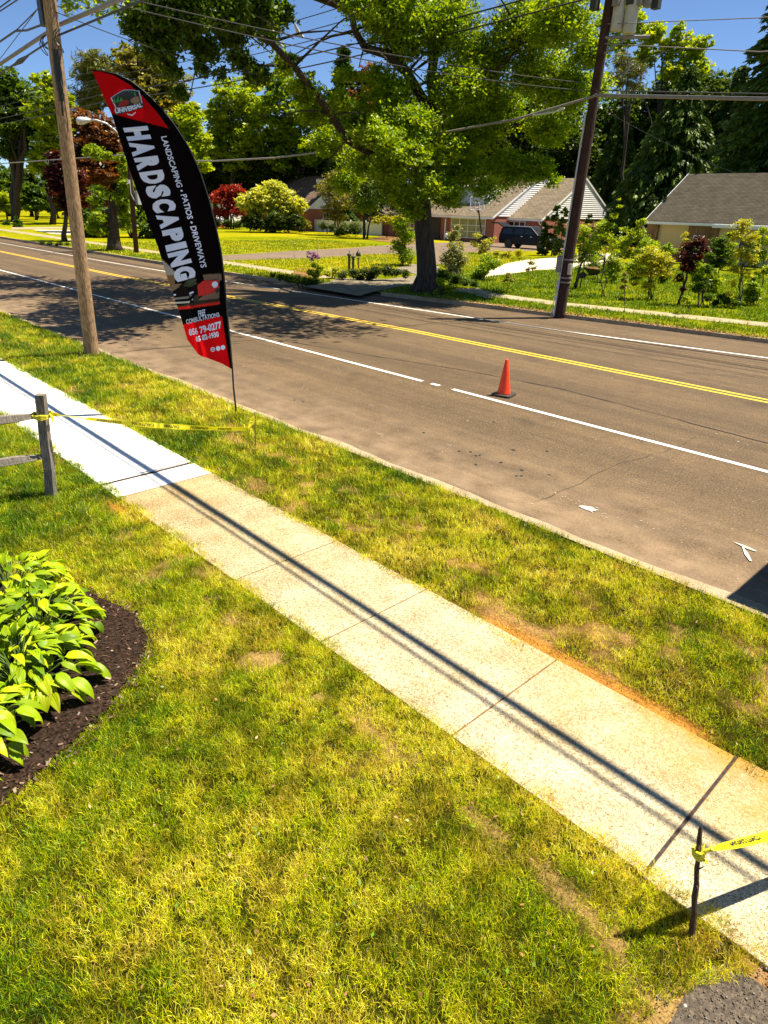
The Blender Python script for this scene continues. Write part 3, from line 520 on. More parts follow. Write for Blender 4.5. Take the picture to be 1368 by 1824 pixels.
def plant(name, label, cat, px, D, lobes, n, size, pal, seed, trunk=.15, bk='bark', group=None, mat='leaf', stems=1, base=None, crown='crown', gz=FZ, tname='trunk', limbs=5, **k):
    """a tree or shrub standing D metres away below photo column px"""
    W = wlobes(D, lobes, seed); g = atD(px, hz(px), D); g = np.array([g[0], g[1], gz]) if base is None else np.array(base, float)
    t = thing(name, label, cat, g, group); cz = np.average([w_[:3] for w_ in W], axis=0, weights=[w_[3] ** 2 for w_ in W]); top = max(w_[2] for w_ in W); mb = MB()
    for s_ in range(stems):
        b0 = g + np.array([RNG.normal(0, .12), RNG.normal(0, .12), 0]) * (stems > 1); tp = cz + (np.array([RNG.normal(0, .3), RNG.normal(0, .3), 0]) * max(w_[3] for w_ in W) if stems > 1 else 0)
        P = limb_path(b0 - [0, 0, .1], tp, 0, 7, .05); R = [trunk * (1.35 if i == 0 else 1.08 - .75 * i / 7) for i in range(8)]; mb.tube(P, R, 8)
        for w_ in sorted(W, key=lambda q: -q[3])[:limbs]:
            j = random.randint(3, 5); mb.tube(limb_path(P[j], w_[:3], .08, 4, .08), [trunk * .42, trunk * .33, trunk * .25, trunk * .16, trunk * .08], 6)
    mb.build(tname, M[bk], t, smooth=True); foliage(crown, W, n, size, pal, seed, t, mat, **k); return t
def conifer(name, label, px, D, top_py, halfw_px, n, pal, seed, base_py=None, group=None, size=.35, cat='tree', gz=FZ, skirt=.03, power=.9, droop=.9):
    r = np.random.default_rng(seed); g = atD(px, hz(px), D); g = np.array([g[0], g[1], gz]); top = atD(px, top_py, D)[2]; Rm = halfw_px * pscale([g[0], g[1], 2]); Hh = top - gz
    t = thing(name, label, cat, g, group); mb = MB().tube([g - [0, 0, .1], g + [0, 0, Hh * .5], g + [0, 0, Hh * .98]], [Hh * .016, Hh * .009, .02], 7)
    nb = max(40, int(n / 60)); z = r.random(nb) ** 1.15 * (1 - skirt) + skirt; a = r.uniform(0, 2 * pi, nb); rr = Rm * ((1 - z) ** power) * r.uniform(.7, 1.12, nb) + .03 * Rm
    for i in range(0, nb, max(1, nb // 70)):
        p0 = g + [0, 0, z[i] * Hh]; mb.tube([p0, p0 + [cos(a[i]) * rr[i] * .9, sin(a[i]) * rr[i] * .9, -.12 * rr[i]]], [Hh * .003, .01], 4)
    mb.build('trunk', M['darkbark'], t)
    bi = r.integers(0, nb, n); s = r.random(n) ** .55; s2 = r.normal(0, .16, n) * (1.1 - s) * rr[bi]
    P = np.stack([g[0] + np.cos(a[bi]) * rr[bi] * s - np.sin(a[bi]) * s2, g[1] + np.sin(a[bi]) * rr[bi] * s + np.cos(a[bi]) * s2, g[2] + z[bi] * Hh - .22 * rr[bi] * s ** 2 - np.abs(r.normal(0, .05, n)) * rr[bi] * droop], 1)
    u = np.stack([np.cos(a[bi]) + r.normal(0, .5, n), np.sin(a[bi]) + r.normal(0, .5, n), -droop + r.normal(0, .3, n)], 1); u /= np.linalg.norm(u, axis=1)[:, None]; v = np.cross(u, r.normal(size=(n, 3))); v /= np.linalg.norm(v, axis=1)[:, None]
    L = size * r.uniform(.6, 1.4, n)[:, None]; u *= L; v *= L * .22; V = np.stack([P - v, P + u * .6 - v * .8, P + u, P + v], 1).reshape(-1, 3)
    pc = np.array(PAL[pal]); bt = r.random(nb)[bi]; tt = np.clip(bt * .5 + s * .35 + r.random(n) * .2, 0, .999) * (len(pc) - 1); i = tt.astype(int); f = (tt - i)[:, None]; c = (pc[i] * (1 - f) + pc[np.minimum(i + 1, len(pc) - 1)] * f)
    npmesh('crown', V, np.arange(4 * n).reshape(-1, 4), M['needle'], t, fcol=c); return t

# ------------------------------------------------------------ big street tree
g = gp(760, 520, FZ); D0 = hypot(g[0], g[1])
t = thing('street_tree', 'huge shade tree with thick dark trunk leaning out over the far kerb', 'tree', g)
mb = MB()
TP = lambda px, py, dd=0: atD(px, py, D0 + dd)
mb.tube([g - [0, 0, .2], g + [0, 0, .12], g + [0, 0, .5], TP(759, 460), TP(754, 400), TP(750, 340), TP(752, 270), TP(765, 215), TP(775, 188)], [.8, .60, .46, .41, .38, .37, .35, .31, .28], 16)
for i in range(7):                                            # root flare
    a = i * .9 + .3; mb.tube([g + [cos(a) * .25, sin(a) * .25, .8], g + [cos(a) * .5, sin(a) * .5, .22], g + [cos(a) * .85, sin(a) * .85, -.08]], [.16, .17, .09], 7)
U = lambda v: np.array(v, float)
top1 = [TP(775, 190), TP(768, 140), TP(773, 100), TP(760, 50), TP(752, 0, -1), TP(745, -120, -2), TP(740, -260, -3)]
l2 = [TP(770, 205), TP(725, 130, -.5), TP(690, 97, -1), TP(650, 85, -1.5), TP(632, 55, -2), TP(622, 0, -3), TP(600, -120, -5), TP(560, -240, -7)]
l3 = [TP(748, 320), TP(690, 290, -1), TP(618, 249, -2), TP(590, 205, -3), TP(566, 172, -4), TP(524, 118, -5), TP(482, 75, -6), TP(440, 54, -7), TP(380, 30, -8), TP(320, -20, -9)]
l4 = [TP(772, 205), TP(820, 170, .5), TP(880, 130, .5), TP(935, 70, 0), TP(975, 35, -.5), TP(1040, -30, -1), TP(1090, -120, -2)]
l5 = [TP(757, 300), TP(810, 270, 1), TP(870, 240, 2), TP(940, 215, 2.5), TP(1000, 190, 3), TP(1040, 180, 3)]
l6 = [TP(752, 310), TP(700, 310, 2), TP(640, 270, 3), TP(600, 230, 3.5)]
l7 = [TP(773, 100), TP(800, 40, 1), TP(840, -40, 2), TP(880, -150, 3)]
for P, r0 in ((top1, .24), (l2, .2), (l3, .17), (l4, .16), (l5, .12), (l6, .1), (l7, .14)):
    mb.tube(P, [r0 * (1 - .72 * i / (len(P) - 1)) for i in range(len(P))], 9)
    for i in range(1, len(P)):                                 # secondary branches
        for q in range(2):
            e = P[i] + RNG.normal(0, 1, 3) * [1.6, 1.6, .9]; mb.tube(limb_path(P[i], e, .05, 3), [r0 * .3, r0 * .2, r0 * .12, .015], 5)
mb.build('trunk', M['bark'], t, smooth=True)
LB = [(700, 30, 60, -1), (640, 15, 35, -3), (790, 40, 70, 0), (860, 110, 62, 1), (930, 50, 62, 0), (1000, 30, 62, -1), (1050, 90, 42, 0), (880, 190, 55, 2), (960, 130, 58, 1), (1015, 155, 48, 1), (1062, 150, 32, 2), (690, 160, 50, -1), (720, 70, 45, -1),
      (700, 225, 42, -2), (640, 215, 40, -1), (600, 180, 30, -3), (660, 280, 48, 1), (590, 250, 38, 2), (620, 320, 30, 3), (820, 300, 48, 0), (900, 300, 45, 1), (865, 335, 26, -1), (955, 300, 34, 1), (780, 330, 35, -1), (980, 225, 42, 2), (815, 150, 55, 0), (840, 230, 55, 1),
      (545, 155, 30, -4), (510, 110, 24, -5), (480, 55, 26, -6), (560, 200, 30, -3), (700, 335, 36, 1), (650, 365, 20, 2), (730, 270, 40, -3), (690, 300, 36, -3), (755, 330, 34, -2.5), (800, 350, 26, -2), (720, 350, 30, -1), (745, 220, 38, -2), (660, 235, 36, -3), (700, 265, 40, -4), (735, 370, 22, -1.5), (780, 260, 40, -1.5), (985, 320, 16, 1), (620, 130, 22, -2), (1090, 40, 25, 0), (1110, 10, 25, 0)]
LH = [(455, 20, 34, -7), (400, 15, 42, -8), (345, 15, 40, -9), (290, 15, 42, -9), (255, 25, 34, -9), (285, 75, 34, -9), (305, 120, 18, -9), (330, 55, 30, -8), (365, 85, 26, -8), (360, 120, 14, -8), (410, 60, 30, -7), (425, 100, 22, -6), (455, 130, 22, -6), (320, 165, 14, -9), (240, 50, 20, -9), (395, 130, 12, -8), (500, 20, 25, -6)]
W = wlobes(D0, LB, 3) ; foliage('crown', W, 165000, .145, 'maple', 31, t, per=30, crf=.19, droop=.25, shell=.5)
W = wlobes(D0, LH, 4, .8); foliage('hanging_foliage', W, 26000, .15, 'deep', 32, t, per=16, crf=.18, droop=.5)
# the upper crown above the frame, over the road
hi = [(-26, 15.5, 12.5, 2.6), (-30, 14.5, 12, 2.3), (-33.5, 14.0, 11.5, 1.8), (-22, 14.5, 13, 2.4), (-19, 13.5, 12.5, 2.0), (-17, 11.9, 11.4, 1.5), (-21, 12.0, 11.6, 1.5), (-24, 18, 15, 2.6), (-18, 19, 14.5, 2.4), (-29, 18.5, 13, 2.6), (-14.5, 18, 13, 2.2), (-20, 27, 15, 2.6), (-26, 25, 14, 2.4), (-30.5, 12.6, 11, 1.2), (-27, 11.6, 10.8, 1.1)]
foliage('upper_crown', hi, 26000, .26, 'maple', 33, t, per=22, crf=.24, droop=.25, flat=.6)
mb = MB()
for x_, y_, z_, r_ in hi: mb.tube(limb_path([-22.2, 21.6, 9.5], [x_, y_, z_], .08, 5), [.16, .14, .11, .08, .06, .03], 6)
mb.build('limb', M['bark'], t, smooth=True)

# ------------------------------------------------------------ other trees, far to near
LEFTG = 'trees beyond the far lawns'
plant('shade_tree', 'tall green tree at the left edge with sky showing between its bare lower trunks', 'tree', 18, 118, [(15, 160, 42), (50, 190, 38), (5, 215, 38), (30, 235, 34), (70, 230, 28), (60, 270, 24), (20, 270, 26)], 17000, .55, 'deep', 41, .4, 'darkbark', stems=4, limbs=4)
plant('shade_tree', 'bright yellow green tree standing behind the tan utility pole', 'tree', 85, 108, [(85, 150, 26), (100, 180, 30), (75, 205, 30), (110, 225, 30), (90, 260, 30), (70, 290, 25)], 15000, .5, 'lime', 42, .35, 'darkbark')
plant('pine_tree', 'feathery dark pine rising above the copper tree left of the banner', 'tree', 165, 112, [(165, 110, 28), (150, 130, 26), (185, 125, 28), (175, 160, 34), (150, 180, 32), (200, 170, 28)], 16000, .7, 'olive', 43, .4, 'darkbark', mat='needle', aspect=.12, up=.2)
plant('shade_tree', 'broad olive green tree rising directly behind the red banner top', 'tree', 260, 100, [(230, 110, 34), (265, 135, 42), (300, 160, 40), (250, 175, 40), (310, 200, 34), (280, 220, 40), (320, 240, 32)], 19000, .5, 'olive', 44, .4, 'darkbark')
plant('shade_tree', 'lime green tree showing between the banner edge and the blue sky gap', 'tree', 330, 92, [(335, 215, 26), (345, 250, 30), (320, 270, 30), (355, 290, 22), (340, 195, 16)], 13000, .45, 'lime', 45, .3, 'darkbark')
plant('copper_beech', 'large copper leaved tree behind the street lamp', 'tree', 178, 84, [(150, 215, 26), (180, 235, 34), (150, 260, 34), (200, 270, 30), (170, 300, 36), (210, 300, 24), (140, 300, 28), (165, 345, 34)], 17000, .42, 'copper', 46, .35, 'darkbark')
plant('plum_tree', 'dark plum tree with red leaves beside the far sidewalk behind the tan pole', 'tree', 115, 67, [(98, 280, 14), (115, 300, 22), (95, 310, 18), (128, 320, 24), (105, 340, 22), (140, 350, 22), (122, 370, 16)], 9000, .3, 'plum', 47, .22, 'darkbark', base=gp(115, 430, FZ))
plant('lawn_tree', 'small round green tree on the far left lawn', 'tree', 57, 128, [(57, 342, 20), (35, 352, 16), (78, 352, 16), (57, 360, 20), (95, 355, 12)], 7000, .5, 'deep', 48, .22, 'darkbark')
plant('shrub', 'bright rounded shrub at the far left edge of the lawn', 'shrub', 6, 125, [(5, 355, 16), (12, 368, 12), (-10, 365, 16)], 3500, .5, 'lime', 49, .1, stems=3)
conifer('dwarf_conifer', 'small cone shaped evergreen on the far left lawn', 22, 98, 385, 9, 2200, 'deep', 50, size=.25, cat='shrub', power=.8, droop=.3)
conifer('dwarf_conifer', 'small evergreen cut off by the left edge of the photo', 2, 104, 392, 7, 1500, 'deep', 51, size=.25, cat='shrub', power=.8, droop=.3)
for i, (px, w_) in enumerate([(20, 18), (60, 20), (98, 20), (140, 20), (185, 20)]):
    plant('hedge', ['clipped green hedge beyond the left lawn ' + q for q in ('beside the left edge', 'under the small round tree', 'just left of the tan pole', 'behind the plum tree trunk', 'behind the pruned tree trunk')][i], 'hedge', px, 138, [(px, 366, 11), (px - w_ * .6, 368, 10), (px + w_ * .6, 367, 10), (px + w_ * .2, 358, 9)], 3600, .5, ['deep', 'maple', 'deep', 'dark', 'deep'][i], 500 + i, .12, 'darkbark', stems=3, limbs=2, group='hedges beyond the left lawn')
# hedge row and woods behind the left lawns
for i, (px, py, r_, D_, pl) in enumerate([(10, 330, 34, 150, 'deep'), (50, 335, 30, 150, 'dark'), (90, 340, 30, 148, 'deep'), (130, 320, 40, 140, 'dark'), (210, 330, 40, 130, 'dark'), (165, 370, 26, 120, 'dark'), (250, 300, 50, 125, 'dark'), (300, 320, 46, 125, 'deep'), (340, 330, 30, 135, 'dark')]):
    plant('woodland_tree', ['dark green tree', 'shadowy tree', 'mid green tree'][i % 3] + ' in the far wood ' + ['at the left edge', 'just right of the left edge', 'behind the small round lawn tree', 'behind the tan pole foot', 'behind the pruned tree', 'low behind the copper tree', 'behind the lamp pole', 'behind the lower banner edge', 'behind the farthest house'][i], 'tree', px, D_, [(px, py, r_), (px - r_ * .6, py + r_ * .4, r_ * .7), (px + r_ * .6, py + r_ * .5, r_ * .7), (px, py - r_ * .6, r_ * .6), (px, py + r_ * .9, r_ * .5), (px - r_, py + r_ * .8, r_ * .4), (px + r_, py + r_ * .9, r_ * .4)], 8500, .6, pl, 60 + i, .35, 'darkbark', limbs=2, per=16, group='woodland trees')
plant('shrub', 'green bushes growing behind the pruned tree and lamp pole', 'shrub', 225, 74, [(160, 395, 24), (185, 385, 26), (270, 400, 26), (245, 385, 24), (285, 415, 20), (170, 420, 16), (260, 425, 16), (165, 350, 22), (250, 350, 26), (280, 365, 24), (195, 425, 14), (150, 420, 14)], 17000, .3, 'deep', 75, .1, stems=3)
g = gp(205, 447, FZ); Dp = hypot(g[0], g[1])
plant('pollarded_tree', 'pruned tree with a thick trunk and shaggy green side growth left of the banner', 'tree', 205, Dp, [(160, 262, 9), (178, 272, 12), (150, 272, 7), (195, 275, 8), (222, 300, 13), (225, 325, 15), (215, 350, 16), (225, 375, 15), (180, 340, 11), (172, 385, 14), (165, 355, 9), (178, 410, 12), (225, 400, 12), (215, 280, 9), (160, 405, 12)], 11000, .22, 'maple', 76, .52, 'bark', base=g, limbs=8, droop=.6)
# middle distance: sunlit trees left of the big trunk
plant('shade_tree', 'sunlit yellow green tree between the banner and the gap of blue sky', 'tree', 400, 113, [(415, 170, 34), (385, 200, 28), (440, 200, 34), (400, 235, 36), (455, 245, 36), (375, 265, 26), (420, 280, 30), (470, 285, 28), (445, 150, 22)], 26000, .5, 'lime', 80, .35, 'darkbark')
plant('shade_tree', 'sunlit spreading tree right of the yellow green tree and below the bare limb', 'tree', 530, 110, [(500, 150, 30), (480, 190, 34), (540, 200, 36), (580, 220, 32), (510, 240, 38), (560, 270, 34), (500, 285, 26), (610, 250, 24), (545, 160, 20)], 26000, .5, 'maple', 81, .35, 'darkbark')
conifer('spruce_tree', 'dark spruce tip poking into the sky gap left of the big tree', 613, 105, 82, 46, 11000, 'spruce', 82, size=.9, droop=.6)
plant('copper_tree', 'rust coloured tree crown seen through the fork of the big tree', 'tree', 655, 100, [(655, 140, 26), (675, 160, 26), (640, 175, 24), (690, 185, 20), (660, 200, 24)], 9000, .5, 'copper', 83, .3, 'darkbark')
for i, (px, py, r_, D_, pl) in enumerate([(380, 285, 34, 118, 'dark'), (440, 290, 38, 116, 'dark'), (500, 285, 42, 112, 'dark'), (560, 290, 45, 112, 'deep'), (620, 270, 50, 110, 'dark'), (680, 260, 52, 110, 'dark'), (720, 200, 50, 112, 'deep'), (790, 240, 60, 108, 'dark'), (850, 200, 65, 108, 'dark'), (910, 240, 65, 104, 'spruce'), (960, 190, 70, 104, 'dark'), (1010, 260, 60, 100, 'spruce')]):
    plant('woodland_tree', ['tall dark tree', 'shaded green tree', 'deep green tree'][i % 3] + ' in the wood behind the houses, ' + ['just right of the banner', 'above the red maple', 'above the yellow green dogwood', 'above the brown roof', 'above the skylight roof end', 'left of the big trunk', 'in the fork of the big tree', 'right of the big trunk', 'above the basketball hoop', 'above the parked car', 'above the gray roof', 'left of the dark pole'][i], 'tree', px, D_, [(px, py, r_), (px - r_ * .6, py + r_ * .5, r_ * .75), (px + r_ * .6, py + r_ * .5, r_ * .75), (px, py - r_ * .7, r_ * .6), (px, py + r_, r_ * .7), (px - r_ * .5, py + r_ * 1.4, r_ * .6), (px + r_ * .5, py + r_ * 1.4, r_ * .6)], 11000, .55, pl, 90 + i, .4, 'darkbark', limbs=2, per=16, group='woodland trees')
# right: spruces and hemlock
conifer('spruce_tree', 'broad dark spruce filling the background right of the dark utility pole', 1185, 88, 118, 125, 85000, 'spruce', 110, size=.48, droop=1.1)
conifer('spruce_tree', 'narrower dark spruce just right of the dark utility pole', 1085, 96, 190, 70, 32000, 'spruce', 111, size=.48, droop=1.)
conifer('hemlock_tree', 'towering dark hemlock at the right edge above the gray roof', 1365, 74, -160, 120, 90000, 'spruce', 112, size=.42, droop=.7, power=.42)
conifer('spruce_tree', 'dark spruce between the broad spruce and the towering hemlock', 1270, 92, 120, 85, 34000, 'dark', 113, size=.48, droop=1.)
plant('locust_tree', 'airy light green tree with sky showing through right of the transformers', 'tree', 1165, 98, [(1130, 40, 24), (1160, 60, 26), (1190, 85, 26), (1210, 55, 18), (1230, 90, 26), (1245, 120, 24), (1150, 100, 22), (1110, 75, 22), (1255, 75, 16), (1200, 125, 24), (1125, 5, 24)], 11000, .45, 'lime', 114, .25, 'darkbark', per=14)
plant('pine_tree', 'thin pine with sky between its branches behind the transformers', 'tree', 1120, 92, [(1110, 110, 22), (1135, 125, 20), (1100, 140, 20), (1130, 150, 18)], 4500, .5, 'olive', 115, .25, 'darkbark', mat='needle', aspect=.14, up=.2, per=14)
for i, (px, tp, hw, D_) in enumerate([(1160, 345, 14, 66), (1178, 352, 12, 64), (992, 368, 11, 60), (1006, 372, 10, 58), (975, 385, 8, 60), (1052, 385, 12, 62)]):
    conifer('arborvitae', ['tall narrow evergreen left of the gray roofed house', 'shorter narrow evergreen touching the gray roofed house', 'narrow evergreen left of the pair behind the dark pole', 'narrow evergreen against the foot of the dark pole', 'small narrow evergreen beside the black car nose', 'narrow evergreen below the white gable just right of the dark pole'][i], px, D_, tp, hw, 3200, 'dark', 130 + i, size=.22, cat='tree', power=.5, droop=-.5, group='narrow evergreens')

for i, (px, py, r_, D_, pl) in enumerate([(1075, 230, 60, 112, 'deep'), (1130, 215, 60, 108, 'spruce'), (1190, 190, 58, 106, 'deep'), (1235, 230, 60, 104, 'dark'), (1280, 190, 60, 100, 'spruce'), (1045, 300, 60, 108, 'dark'), (1160, 290, 60, 104, 'dark'), (1330, 250, 70, 96, 'dark'), (1240, 160, 34, 103, 'deep')]):
    plant('woodland_tree', ['dense dark tree', 'thick deep green tree', 'shadowy green tree'][i % 3] + ' in the wood ' + ['right of the dark pole top half', 'behind the thin pine', 'below the airy locust', 'behind the gray roof left end', 'left of the towering hemlock', 'low behind the white gable', 'low behind the broad spruce', 'behind the gray roof ridge', 'just under the sky gap at right'][i], 'tree', px, D_, [(px, py, r_), (px - r_ * .6, py + r_ * .5, r_ * .75), (px + r_ * .6, py + r_ * .5, r_ * .75), (px, py - r_ * .6, r_ * .6), (px, py + r_, r_ * .7), (px, py + r_ * 1.5, r_ * .6)], 12000, .5, pl, 300 + i, .4, 'darkbark', limbs=2, per=16, group='woodland trees')
# ------------------------------------------------------------ far yard shrubs and saplings
def GD(px, py): g = gp(px, py, FZ); return hypot(g[0], g[1])
def bush(label, px, D, lobes, n, size, pal, seed, stems=3, trunk=.03, name='shrub', cat='shrub', base=None, **k):
    return plant(name, label, cat, px, D, lobes, n, size, pal, seed, trunk, 'darkbark', stems=stems, base=base, crown='foliage', tname='stem', limbs=3, per=k.pop('per', 10), crf=k.pop('crf', .13), **k)
bush('red leaved Japanese maple in front of the farthest house', 412, GD(412, 408), [(400, 345, 18), (420, 340, 16), (385, 352, 13), (410, 362, 20), (435, 352, 12), (395, 378, 16), (425, 375, 16)], 9000, .28, 'red', 140, 3, .12, 'maple_tree', 'tree')
bush('glowing yellow green dogwood in front of the brown roofed house', 485, GD(485, 414), [(485, 335, 20), (465, 350, 22), (505, 350, 22), (438, 362, 18), (485, 362, 28), (528, 366, 19), (455, 372, 20), (512, 374, 20)], 17000, .36, 'variegated', 141, 3, .12, 'dogwood_tree', 'tree')
bush('dark clipped hedge under the yellow green dogwood', 490, GD(490, 415), [(450, 398, 15), (470, 400, 17), (490, 400, 17), (510, 399, 17), (530, 396, 16), (438, 394, 11), (455, 388, 12), (520, 386, 12), (490, 388, 14)], 14000, .26, 'dark', 142)
bush('tan ornamental bush at the corner of the brown roofed house', 540, GD(540, 414), [(535, 404, 11), (545, 400, 9)], 2200, .25, 'olive', 143)
bush('low hedge below the red maple', 400, GD(400, 407), [(385, 398, 8), (405, 398, 9), (425, 400, 9), (372, 400, 7)], 3500, .2, 'deep', 144)
bush('row of pink flowers beside the white car', 385, GD(385, 406), [(372, 400, 5), (385, 402, 5), (398, 402, 5)], 900, .2, [(.5, .06, .12), (.6, .2, .3), (.1, .2, .03)], 145, name='flower_bed', cat='flowers')
bush('multi trunked tree with bronze tips in front of the white fence', 600, GD(600, 419), [(600, 320, 22), (580, 335, 20), (620, 335, 20), (600, 355, 26), (585, 375, 18), (625, 360, 18), (605, 385, 16)], 11000, .2, 'olive', 146, 5, .07, 'crape_myrtle', 'tree')
bush('dark tree with smooth orange trunks left of the big trunk', 648, GD(648, 425), [(650, 330, 30), (680, 345, 30), (640, 355, 22), (700, 365, 24), (665, 375, 22), (620, 300, 20)], 9000, .22, 'dark', 147, 4, .10, 'crape_myrtle', 'tree')
bush('rounded dark bush in front of the white fence', 622, GD(622, 422), [(615, 408, 13), (632, 408, 14), (605, 412, 10)], 5000, .16, 'dark', 148)
bush('small dark leafy bush at the left end of the white fence', 582, GD(582, 416), [(575, 403, 8), (590, 406, 8)], 1800, .18, 'dark', 149)
bush('yellow green shrub showing over the right end of the white fence', 690, 84, [(670, 392, 10), (690, 390, 11), (710, 392, 11)], 2600, .2, 'gold', 150)
bush('tall leafy bush left of the big trunk', 722, GD(720, 474), [(712, 400, 16), (725, 420, 18), (708, 440, 16), (725, 455, 18), (735, 385, 14), (718, 370, 12)], 6500, .13, 'maple', 151, 4)
bush('gray green lavender bush right of the big trunk', 808, GD(808, 499), [(808, 420, 12), (812, 440, 16), (800, 460, 16), (820, 462, 16), (808, 482, 18), (816, 405, 6)], 7000, .10, 'gray', 152, 5)
bush('bright green bush at the edge of the gravel drive', 866, GD(866, 500), [(868, 465, 14), (860, 480, 14), (880, 470, 12), (850, 490, 12)], 5000, .10, 'maple', 153, 5)
bush('straggly yellow bush in front of the black car tail', 858, GD(858, 453), [(850, 420, 8), (870, 432, 10), (845, 435, 8), (862, 445, 12), (880, 425, 5)], 1800, .13, 'gold', 154, 7, .02)
bush('dark green perennials round the foot of the big trunk on its right', 800, GD(810, 513), [(790, 490, 12), (812, 498, 12), (830, 502, 10), (845, 505, 8)], 4200, .09, 'deep', 155)
bush('purple flowering plant beside the big trunk', 796, GD(796, 479), [(790, 462, 6), (800, 470, 6)], 500, .09, [(.2, .08, .35), (.3, .15, .45), (.08, .12, .03)], 156, name='flowering_plant', cat='flowers')
bush('low yellow green ground cover along the gravel drive', 900, GD(900, 461), [(885, 450, 8), (905, 452, 8), (925, 450, 8), (870, 455, 8)], 2600, .12, 'gold', 157, name='ground_cover', cat='plants')
bush('weedy sprout at the right foot of the big trunk', 785, GD(785, 527), [(785, 500, 8), (790, 512, 8), (800, 516, 7), (778, 520, 6)], 1100, .10, 'lime', 158)
PHX = bush('tall garden phlox with a mauve flower head by the far sidewalk', 560, GD(560, 498), [(553, 485, 7), (562, 488, 8), (570, 478, 7), (560, 472, 6)], 2200, .10, 'lime', 159, name='phlox_plant', cat='flowers')
foliage('flower_head', wlobes(GD(560, 498) - .3, [(553, 452, 5), (560, 455, 6), (550, 458, 4), (566, 458, 5), (556, 462, 5)], 160), 900, .07, [(.55, .16, .45), (.70, .30, .60)], 160, PHX, 'petal', crf=.13)
bush('dark bed plants around the lamp post and black stakes', 640, GD(660, 500), [(630, 487, 10), (650, 485, 11), (670, 483, 12), (690, 482, 12), (610, 490, 9), (705, 485, 10), (660, 492, 10), (640, 496, 8), (722, 487, 9)], 8500, .09, 'dark', 161, 8, .015, name='garden_bed', cat='plants')
bush('variegated pale grass clump beside the phlox', 588, GD(590, 496), [(585, 485, 8), (597, 480, 8), (605, 488, 6)], 1500, .11, 'variegated', 162)
bush('mounded liriope along the kerb below the phlox', 535, GD(525, 507), [(500, 494, 7), (515, 497, 8), (530, 499, 9), (545, 501, 9), (560, 502, 7), (485, 490, 5)], 3600, .13, 'deep', 163, name='ground_cover', cat='plants', up=.1, aspect=.2)
bush('shaggy low plants at the kerb by the foot of the plum tree', 95, GD(100, 438), [(75, 432, 4), (90, 433, 5), (105, 435, 5), (120, 436, 5), (195, 448, 5), (180, 447, 4)], 1600, .18, 'dark', 164, name='ground_cover', cat='plants', up=.1, aspect=.2)
SAP = 'young trees planted in the yard on the right'
def sap(label, b, lobes, n, size, pal, seed, stems=1, trunk=.03, name='sapling', **k):
    g = gp(*b, FZ); return bush(label, b[0], hypot(g[0], g[1]), lobes, n, size, pal, seed, stems, trunk, name, 'tree', base=g, group=SAP, **k)
sap('many stemmed leafy sapling immediately right of the dark pole foot', (1026, 514), [(1040, 410, 14), (1030, 430, 16), (1050, 440, 16), (1062, 420, 12), (1035, 460, 12), (1072, 400, 12), (1020, 400, 9), (1060, 460, 10)], 3800, .10, 'lime', 170, 5)
sap('tall sapling with one long branch reaching up right by the wheelbarrow', (1071, 530), [(1085, 400, 10), (1095, 385, 8), (1102, 368, 6), (1078, 420, 12), (1065, 440, 10), (1104, 355, 4), (1070, 405, 10), (1112, 410, 8)], 2000, .10, 'lime', 171, 2, .025, name='staked_sapling')
sap('feathery thin sapling with a bare stem beside the far sidewalk', (1113, 556), [(1112, 500, 5), (1113, 488, 4), (1111, 512, 6), (1108, 478, 3)], 500, .09, 'olive', 172, 1, .012)
sap('bushy arching sapling left of the purple leaved tree', (1160, 535), [(1160, 450, 16), (1145, 462, 14), (1178, 460, 16), (1140, 485, 12), (1165, 480, 18), (1185, 485, 12), (1130, 505, 8), (1155, 508, 12), (1195, 470, 8)], 5200, .10, 'gold', 173, 6, .02)
sap('purple leaved tree with a crooked dark trunk', (1208, 544), [(1225, 440, 12), (1245, 430, 12), (1215, 455, 12), (1240, 455, 14), (1225, 475, 14), (1210, 495, 9), (1255, 445, 9), (1218, 515, 6)], 5200, .09, 'plum', 174, 1, .07, name='purple_maple')
sap('slender sapling with dark leaves right of the purple leaved tree', (1252, 548), [(1262, 480, 10), (1250, 505, 12), (1240, 515, 9), (1262, 530, 8), (1265, 455, 8)], 2400, .09, 'deep', 175, 3)
sap('round dark leaved small tree standing further back by the tan wall', (1280, 492), [(1282, 430, 14), (1270, 450, 14), (1292, 452, 14), (1280, 470, 14), (1300, 420, 8), (1272, 480, 8)], 4600, .14, 'deep', 176, 2, .05)
sap('airy yellow green sapling in front of the gray roof eave', (1313, 548), [(1325, 400, 14), (1315, 420, 14), (1338, 425, 14), (1320, 450, 14), (1335, 460, 14), (1310, 480, 10), (1345, 445, 8), (1305, 505, 8), (1330, 490, 9), (1300, 525, 8)], 4200, .09, 'gold', 177, 3, .025)
sap('leafy sapling cut by the right edge of the photo', (1357, 535), [(1362, 430, 12), (1355, 455, 12), (1366, 480, 12), (1350, 490, 8), (1360, 410, 8)], 2600, .10, 'lime', 178, 1, .03)
sap('low weedy clump below the airy yellow green sapling', (1290, 548), [(1285, 530, 8), (1297, 536, 9), (1275, 540, 7), (1310, 540, 7)], 1600, .09, 'deep', 179, 5, .01)
sap('small bright seedling in front of the purple leaved tree', (1222, 560), [(1222, 530, 6), (1228, 538, 5), (1216, 536, 4)], 420, .08, 'lime', 180, 2, .01)
sap('hazy green shrub mass behind the arching sapling', (1140, 470), [(1115, 430, 14), (1135, 415, 14), (1150, 435, 14), (1120, 450, 12), (1100, 440, 12), (1142, 395, 9), (1090, 430, 8), (1165, 440, 12)], 5200, .16, 'lime', 181, 5, .03)
sap('clump of leaves between the purple tree and the leaning planks', (1195, 478), [(1190, 440, 9), (1200, 450, 10), (1182, 452, 9), (1192, 465, 9)], 2200, .14, 'maple', 182, 4, .02)
